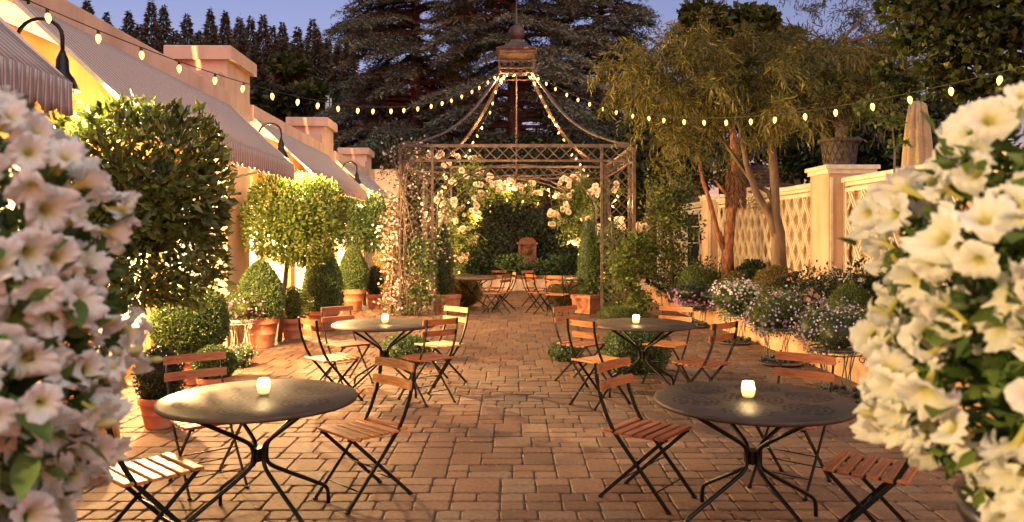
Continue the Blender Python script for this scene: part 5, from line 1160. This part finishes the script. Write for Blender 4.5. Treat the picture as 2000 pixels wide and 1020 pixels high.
# grey willow against the sky
t, b_ = willow('grey_willow','pale drooping willow branch against the dusk sky, upper right',(PX(1650,0,20).x,20,1.05),[(1610,60,20,40,28,60),(1680,50,20,35,40,110),(1730,90,20,30,40,80),(1590,110,20,30,20,35),(1700,130,20,40,25,60),(1660,-10,20,60,25,70)],'l_willow2',L=.16,W=.026,drop=1.0,n_leaf=15,
   trunkfn=[([(1650,400,20),(1640,250,20),(1600,140,20),(1640,85,20),(1700,70,20),(1760,72,20)],[.16,.13,.08,.06,.04,.02]),([(1600,140,20),(1660,60,20),(1720,0,20)],[.06,.04,.02])])
b_.build('trunk', M['bark'], t)
def leafy(name, label, loc, blobs, m, L, W, dens=60, trunk=None, up=0., group=None):
    """tree from leaf clumps; blobs (px,py,Z,r_px,n_clumps)"""
    t = thing(name, label, 'tree', loc, 0, group); g = rng_(); B = Vector(loc); cs = []; rd = []
    for (px, py, Z, r_, n) in blobs:
        for k in range(n):
            u_ = unit(1, g)[0]*g.random()**.4; cs.append(tuple(PX(px+u_[0]*r_, py-u_[2]*r_*.8, Z+u_[1]*r_*Z/F)-B)); rd.append(max(.12, r_*Z/F*.27))
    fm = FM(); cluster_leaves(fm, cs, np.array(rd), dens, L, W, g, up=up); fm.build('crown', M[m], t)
    b_ = MB()
    for pts, rs in (trunk or [([(blobs[0][0],470,blobs[0][2]),(blobs[0][0],blobs[0][1],blobs[0][2])],[.2,.08])]): b_.tube([PX(*p)-B for p in pts], rs, 8)
    b_.build('trunk', M['bark'], t); return t
leafy('maple_tree','dark maple crown rising behind the weeping tree',(PX(1430,0,30).x,30,0),[(1375,45,30,55,30),(1345,90,30,40,16),(1450,70,30,60,30),(1520,90,30,60,30),(1490,45,30,30,10),(1400,110,31,60,26),(1580,120,30,50,20)],'l_maple',.3,.24,60,up=-.3)
leafy('linden_tree','near tree with round yellow green leaves filling the upper right corner',(5.9,7.6,1.05),
   [(1800,30,7.6,60,26),(1880,80,7.6,70,40),(1960,60,7.4,80,46),(1990,160,7.3,60,30),(1840,140,7.8,45,18),(1900,170,7.6,50,18),(1780,-20,7.8,70,30),(1900,-30,7.6,90,45),(2050,20,7.5,90,50),(1770,90,7.8,25,7),(1750,180,8.6,28,8),(1740,150,8.4,26,6),(1955,-60,7.5,80,40)],'l_maple',.075,.062,30,
   trunk=[([(2130,560,7.8),(2110,200,7.7),(2020,60,7.6),(1900,10,7.6)],[.14,.11,.06,.03]),([(2080,140,7.7),(1960,120,7.6),(1840,110,7.7)],[.06,.04,.015])])
leafy('young_linden','sprig of bright round leaves beside the folded umbrella',(PX(1745,0,10.6).x,10.6,1.05),[(1745,240,10.6,22,5),(1750,285,10.6,16,3),(1700,215,10.6,26,4)],'l_bright',.075,.065,16,trunk=[([(1745,400,10.6),(1748,300,10.6),(1742,235,10.6)],[.02,.015,.008])])
# evergreen mass behind the right hand wall
for i, (px, py, Z, r_, n, m_, lb) in enumerate(((1600,290,24,95,70,'l_dark','dark evergreen filling behind the urn and pillar'),(1720,300,22,90,60,'l_dark','dark evergreen behind the folded umbrella'),(1850,300,20,110,60,'l_dark','dark evergreen at the far right behind the petunias'),(1270,300,25,70,50,'l_dark','dark evergreen right behind the pavilion corner'),(1360,300,26,90,60,'l_dark','dark evergreen behind the peeling bark tree'),(1480,250,32,95,60,'l_dark','dark evergreen behind the forked grey trunk'),(1700,170,26,80,30,'l_maple','olive tree behind the grey willow'),(1590,190,27,80,34,'l_maple','olive tree behind the right string of bulbs'))):
    leafy('evergreen_tree', lb, (PX(px,0,Z).x,Z,0.5), [(px,py,Z,r_,n),(px,py-60,Z+.5,r_*.7,n//2)], m_, .22, .12, 60)
# hillside broadleaf trees on the left
for (px, py, Z, r_, n, m_, lb) in ((568,135,44,34,26,'l_maple','bright green tree on the hill above the second chimney'),(600,185,42,34,22,'l_maple','green tree above the third chimney'),(560,205,40,40,22,'l_dark','dark bushes behind the third chimney'),(660,290,40,60,40,'l_dark','dark bushes under the small house'),(730,300,38,50,36,'l_dark','dark bushes right of the last chimney'),(640,215,56,40,26,'l_dark','dark bushes around the utility pole'),(740,215,58,60,40,'l_dark','dark trees behind the small house'),(520,200,46,45,26,'l_dark','dark bushes behind the second chimney')):
    leafy('hillside_tree', lb, (PX(px,0,Z).x,Z,1.0), [(px,py,Z,r_,n)], m_, .42, .26, 60)
# big cedars
def cedar(label, x, y, h0, h1, rmax, nb, seed, zbase=0):
    t = thing('cedar_tree', label, 'tree', (x,y,zbase), 0, 'old cedars behind the pavilion'); g = np.random.default_rng(seed); fm = FM(); b_ = MB(); Cs = []; Ds = []; Rn = []
    b_.tube([(0,0,0),(.1,0,h0),(0,.1,(h0+h1)/2),(0,0,h1)],[.42,.36,.24,.06],10); b_.build('trunk', M['cedarbark'], t); b_ = MB()
    for k in range(nb):
        h = h0+(h1-h0)*(k+g.random())/nb; a = g.random()*6.2832; tt = (h-h0)/(h1-h0); L = rmax*(1-.55*tt**1.5)*(.65+.4*g.random()); d = np.array([math.cos(a),math.sin(a),0]); sd = np.array([-d[1],d[0],0]); rise = g.uniform(-.02,.18)
        cv = lambda s: np.array([0,0,h]) + d*L*s + np.array([0,0,1])*(rise*L*s - .34*L*s**2.4)
        b_.tube([cv(q/5) for q in range(6)], [.09*(1-q/6.5)+.01 for q in range(6)], 5)
        nf = int(11+L*5.4); shade = g.normal()*.12
        for j in range(nf):
            s = .25+.75*g.random()**.8; P0 = cv(s); sg = g.choice([-1,1]); dr = sd*sg*g.uniform(.3,1)+d*g.uniform(.3,1); dr /= np.linalg.norm(dr); ln = (.55+.9*g.random())*(1.15-.5*s); nq = 26
            q = g.random(nq); off = g.normal(size=nq)*.16*(1-.5*q); lat = np.cross(dr,[0,0,1])
            P_ = P0 + dr*(ln*q)[:,None] + lat*off[:,None] + np.array([0,0,-1])*((.42*ln*q**1.8)[:,None]+.02) + g.normal(size=(nq,3))*.025
            Cs.append(P_); Ds.append(dr*.9+lat*np.sign(off)[:,None]*.6+np.array([0,0,-.5])*q[:,None]+g.normal(size=(nq,3))*.5); Rn.append(.5+shade+.2*g.normal(size=nq))
    Cs = np.concatenate(Cs); fm.leaves(Cs, np.concatenate(Ds), .20*(.5+.9*g.random(len(Cs))), .045, g, rnd=np.concatenate(Rn)); fm.build('needles', M['l_cedar'], t); b_.build('branches', M['cedarbark'], t)
cedar('tall cedar with its trunk right behind the pavilion finial', 0.05, 33, 4.2, 16.5, 4.7, 190, 31)
cedar('broad cedar left of the pavilion, reaching over the small house', -4.5, 35.5, 4.5, 17, 5.0, 190, 32)
cedar('cedar right of the pavilion with feathery tips on the sky', 4.0, 34.5, 4.5, 13.6, 3.9, 140, 33)
# lower dark screen behind the ivy wall
for i, (px, lb) in enumerate(((800,'dark hedge tree behind the left pavilion post'),(900,'dark hedge tree behind the ivy wall, left of centre'),(1000,'dark hedge tree directly behind the pavilion centre'),(1100,'dark hedge tree behind the ivy wall, right of centre'),(1190,'dark hedge tree behind the right pavilion post'))):
    leafy('hedge_tree', lb, (PX(px,0,29.5).x,29.5,0), [(px,330,29.5,75,60),(px,390,29.0,60,24)], 'l_dark', .2, .1, 70)
# conifers on the hill
def fir(label, px, top, Z, r, seed, base_py=215):
    c = PX(px, top, Z); zb = min(hill_z(c.x, Z), c.z-4); h = c.z-zb; t = thing('fir_tree', label, 'tree', (c.x,Z,zb), 0, 'conifers on the hillside'); g = np.random.default_rng(seed); N = int(1100+230*h); r = r*g.uniform(.85,1.4)
    b_ = MB(); b_.tube([(0,0,0),(0,0,h*.97)],[.16,.02],6); b_.build('trunk', M['cedarbark'], t)
    s = 1-g.random(N)**.75*.94; s = 1-s if False else s; zz = h*s; lev = np.where(g.random(N) < .55, np.round(s*h/0.62+.25*np.sin(seed+s*40))*0.62/h, s); zz = h*(lev+.012*g.normal(size=N)); a = g.random(N)*6.2832; wob = .66+.2*np.sin(a*3+lev*37+seed)+.22*np.sin(a*2+lev*61+seed*1.7)
    rr = r*(1-lev)**1.05*(.25+.75*g.random(N)**.6)*wob*1.15 + .03; C = np.stack([np.cos(a)*rr, np.sin(a)*rr, zz-.22*rr],1)
    D = np.stack([np.cos(a), np.sin(a), -.35+.3*g.normal(size=N)],1)+.35*g.normal(size=(N,3)); fm = FM(); fm.leaves(C, D, (.4+.6*(1-lev))*(.5+.8*g.random(N)), .18, g); fm.build('needles', M['l_fir'], t)
tips = [(170,-2),(208,26),(232,60),(252,24),(272,48),(296,0),(320,12),(342,60),(365,27),(388,62),(411,20),(440,22),(468,34),(490,33),(514,30),(532,52),(552,46),(581,54),(611,37),(640,72),(662,84)]
for i, (px, ty) in enumerate(tips): fir('conifer on the skyline, number %d from the left'%(i+1), px, ty, 88+3*math.sin(i*2.1), 3.3 if i % 3 else 4.3, 300+i)
ords = ['first','second','third','fourth','fifth','sixth','seventh','eighth','ninth','tenth','eleventh','twelfth','thirteenth','fourteenth','fifteenth','sixteenth','seventeenth','eighteenth','nineteenth','twentieth','twenty first']
firs = [o for o in bpy.data.objects if o.name.split('.')[0] == 'fir_tree']
for k, o in enumerate(sorted(firs, key=lambda q: q.location.x/q.location.y)): o['label'] = 'dark conifer against the sky, %s from the left on the skyline' % ords[k]
for i in range(26):
    px = 150+i*21+random.uniform(-8,8); fir('dark conifer in the dense band below the skyline trees', px, random.uniform(55,120), 76+random.uniform(-3,3), 2.8, 400+i)
for i in range(20):
    px = 160+i*26+random.uniform(-8,8); fir('dark conifer on the lower slope behind the building roof', px, random.uniform(145,180), 64+random.uniform(-2,2), 3.0, 500+i)

# ================================================================== PETUNIAS (foreground)
def petunia_mesh(seed, m, R0=.042):
    g = np.random.default_rng(seed); A, Bn = 40, 8; V = []; Rr = []; ph = g.random()*6.28; rf = g.normal(size=4)*.5
    tube_l = .045
    prof = [(.10,-tube_l),(.12,-tube_l*.6),(.17,-tube_l*.25),(.28,-.006),(.50,.001),(.72,.004),(.90,.003),(1.0,-.001)]
    for j, (rr, z) in enumerate(prof):
        w = max(0, (rr-.28)/.72)
        for i in range(A):
            th = 6.2832*i/A; lobe = 1-w*.11*abs(math.cos(2.5*th))**12+w*(.04*math.cos(2*th+ph)+.03*math.cos(3*th+rf[1]*5))+w*.022*math.sin(17*th+ph)+w*.02*math.sin(11*th+rf[0])
            zz = z + w*w*(.0035*math.sin(5*th*2+ph)+.006*math.sin(13*th+rf[1])+.010*math.sin(2*th+rf[2]*4)+.008*math.sin(3*th+rf[3]*4)) + w*.003*abs(math.sin(2.5*th))
            rad = R0*rr*lobe; V.append((rad*math.cos(th), rad*math.sin(th), zz)); Rr.append(0.0 if j < 3 else rr*1.05-.1+.05*math.cos(5*th))
    T = []
    for j in range(len(prof)-1):
        for i in range(A): a = j*A+i; b = j*A+(i+1)%A; T += [(a,b,b+A),(a,b+A,a+A)]
    fm = FM(); fm.raw(V, T, np.clip(Rr,0,1)); 
    # green calyx
    return fm.mesh('petunia_flower', m, True)
PET = [petunia_mesh(s, M['petunia']) for s in range(11,16)]
def bud_mesh(seed):
    b_ = MB(); b_.lathe([(.003,-.045),(.005,-.02),(.010,0),(.011,.012),(.006,.024),(.001,.030)], n=10); fm = FM(); T = [(f[0],f[i],f[i+1]) for f in b_.f for i in range(1,len(f)-1)]; fm.raw(b_.v, T, .5); return fm.mesh('bud', M['bud'], True)
BUD = bud_mesh(1)
def big_leaf(seed, m, L=.06, W=.03):
    g = np.random.default_rng(seed); V = []; n = 7
    for i in range(n+1):
        s = i/n; w = W*.5*math.sin(math.pi*min(1,s*.92+.08))**.8*(1 if i < n else .05); z = -.25*L*s*s+.02*L*math.sin(s*9)
        V += [(-w, L*s, z+.25*w+.04*w*g.normal()), (0, L*s, z), (w, L*s, z+.25*w+.04*w*g.normal())]
    T = []
    for i in range(n):
        a = i*3; T += [(a,a+1,a+4),(a,a+4,a+3),(a+1,a+2,a+5),(a+1,a+5,a+4)]
    fm = FM(); fm.raw(V, T, .35+.3*g.random()); return fm.mesh('leaf', m, True)
LEAF = [big_leaf(s, M['l_pet']) for s in range(21,26)]
def petunias(label, c, rad, nf, nleaf, keep, seed, pot_r, hang, fs=1.0):
    t = thing('petunia_basket', label, 'petunias', c); g = np.random.default_rng(seed); rad = np.array(rad); cam_v = -np.array(c)+np.array([0,0,CAM_H]); cam_v /= np.linalg.norm(cam_v)
    pts = []; tries = 0
    while len(pts) < nf and tries < 60000:
        tries += 1; u_ = g.normal(size=3); u_ /= np.linalg.norm(u_)
        if u_@cam_v < -.4: continue
        sc = (np.abs(u_/rad)**2.3).sum()**(-1/2.3); lm = 1+.09*math.sin(u_[0]*7+u_[2]*9+seed)+.07*math.sin(u_[2]*13+u_[1]*5); p = u_*sc*lm
        if not keep(p+np.array(c)): continue
        md = .045 if u_@cam_v > -.05 else .085
        if any(np.linalg.norm(p-q) < md for q, _ in pts[-400:]): continue
        pts.append((p, u_))
    for p, u_ in pts:
        d = u_*1.0 + cam_v*.35 + g.normal(size=3)*.6 + np.array([0,0,-.15]); q = Vector(d).to_track_quat('Z','Y'); o = inst('petunia_flower', PET[g.integers(5)], t, p*(1+.05*g.random()), q.to_euler(), (lambda q_: (q_*(.85+.3*g.random()), q_, q_*(.9+.6*g.random())))(fs*(.70+.42*g.random())))
    for k in range(nf//7):
        p, u_ = pts[g.integers(len(pts))]; d = u_+g.normal(size=3)*.4+np.array([0,0,.4]); inst('bud', BUD, t, p*1.03+g.normal(size=3)*.02, Vector(d).to_track_quat('Z','Y').to_euler(), .6+.25*g.random())
    for (ax_, az_, s_) in hang:
        p = np.array([ax_, g.uniform(-.33,-.2), az_]); d = np.array([g.normal()*.5, -.3, -.9+g.normal()*.4]); inst('leaf', LEAF[g.integers(5)], t, p, Vector(d).to_track_quat('Y','Z').to_euler(), s_)
    # leaves: near large ones as parts, the rest as one mass
    for k in range(60):
        p, u_ = pts[g.integers(len(pts))]; d = u_+g.normal(size=3)*.6; inst('leaf', LEAF[g.integers(5)], t, p*.97+g.normal(size=3)*.025, Vector(d).to_track_quat('Y','Z').to_euler(), .7+.7*g.random())
    fm = FM(); U = unit(nleaf, g); rr = (np.abs(U/rad)**2.3).sum(1)**(-1/2.3); P_ = U*(rr*(.99-.36*g.random(nleaf)**1.4))[:,None]; ok = np.array([keep(q+np.array(c)) for q in P_]); P_, U = P_[ok], U[ok]
    fm.leaves(P_, U*.7+g.normal(size=P_.shape)*.7+np.array([0,0,.2]), .045*(.6+.7*g.random(len(P_))), .022, g, nrm=U, rnd=g.random(len(P_))*.8)
    b_ = MB(); b_.ball((0,0,0),1,16,10); Vv = np.array(b_.v); Uc = Vv/np.linalg.norm(Vv,axis=1,keepdims=True); rc = (np.abs(Uc/rad)**2.3).sum(1)**(-1/2.3)*.70
    fm.raw(Uc*rc[:,None], [(f[0],f[i],f[i+1]) for f in b_.f for i in range(1,len(f)-1)], 0.0); fm.build('foliage', M['l_pet'], t)
    b_ = MB(); zb = -rad[2]
    b_.lathe([(pot_r*.45,zb-.20),(pot_r*.7,zb-.12),(pot_r,zb+.02),(pot_r*1.03,zb+.05),(pot_r*.9,zb+.05)], n=32); b_.build('bowl', M['bowl'], t)
    b_ = MB(); b_.lathe([(.16,-c[2]+.004),(.16,-c[2]+.05),(.07,-c[2]+.12),(.06,zb-.30),(.10,zb-.20)], n=24); b_.build('pedestal', M['bowl'], t)
    return t
M['bowl'] = mat('dark_glazed_bowl', (0.015,0.017,0.03), (0.01,0.01,0.02), 6, 0.3, bs=0)
petunias('bank of white petunias filling the left foreground, softly out of focus', (-1.11,1.32,1.51), (.365,.33,.42), 295, 5200, lambda p: True, 41, .26, [(.02,-.30,1.9),(.08,-.33,1.7),(-.02,-.36,1.8),(.13,-.30,1.3),(.04,-.40,1.6),(.17,-.26,1.2),(.1,-.38,1.5)])
petunias('bank of cream petunias filling the right foreground, lit amber', (1.07,1.32,1.54), (.38,.34,.39), 295, 5200, lambda p: True, 42, .26, [(-.05,-.32,1.6),(-.12,-.30,1.2),(.0,-.36,1.7),(-.04,-.42,1.5),(.05,-.38,1.6)])
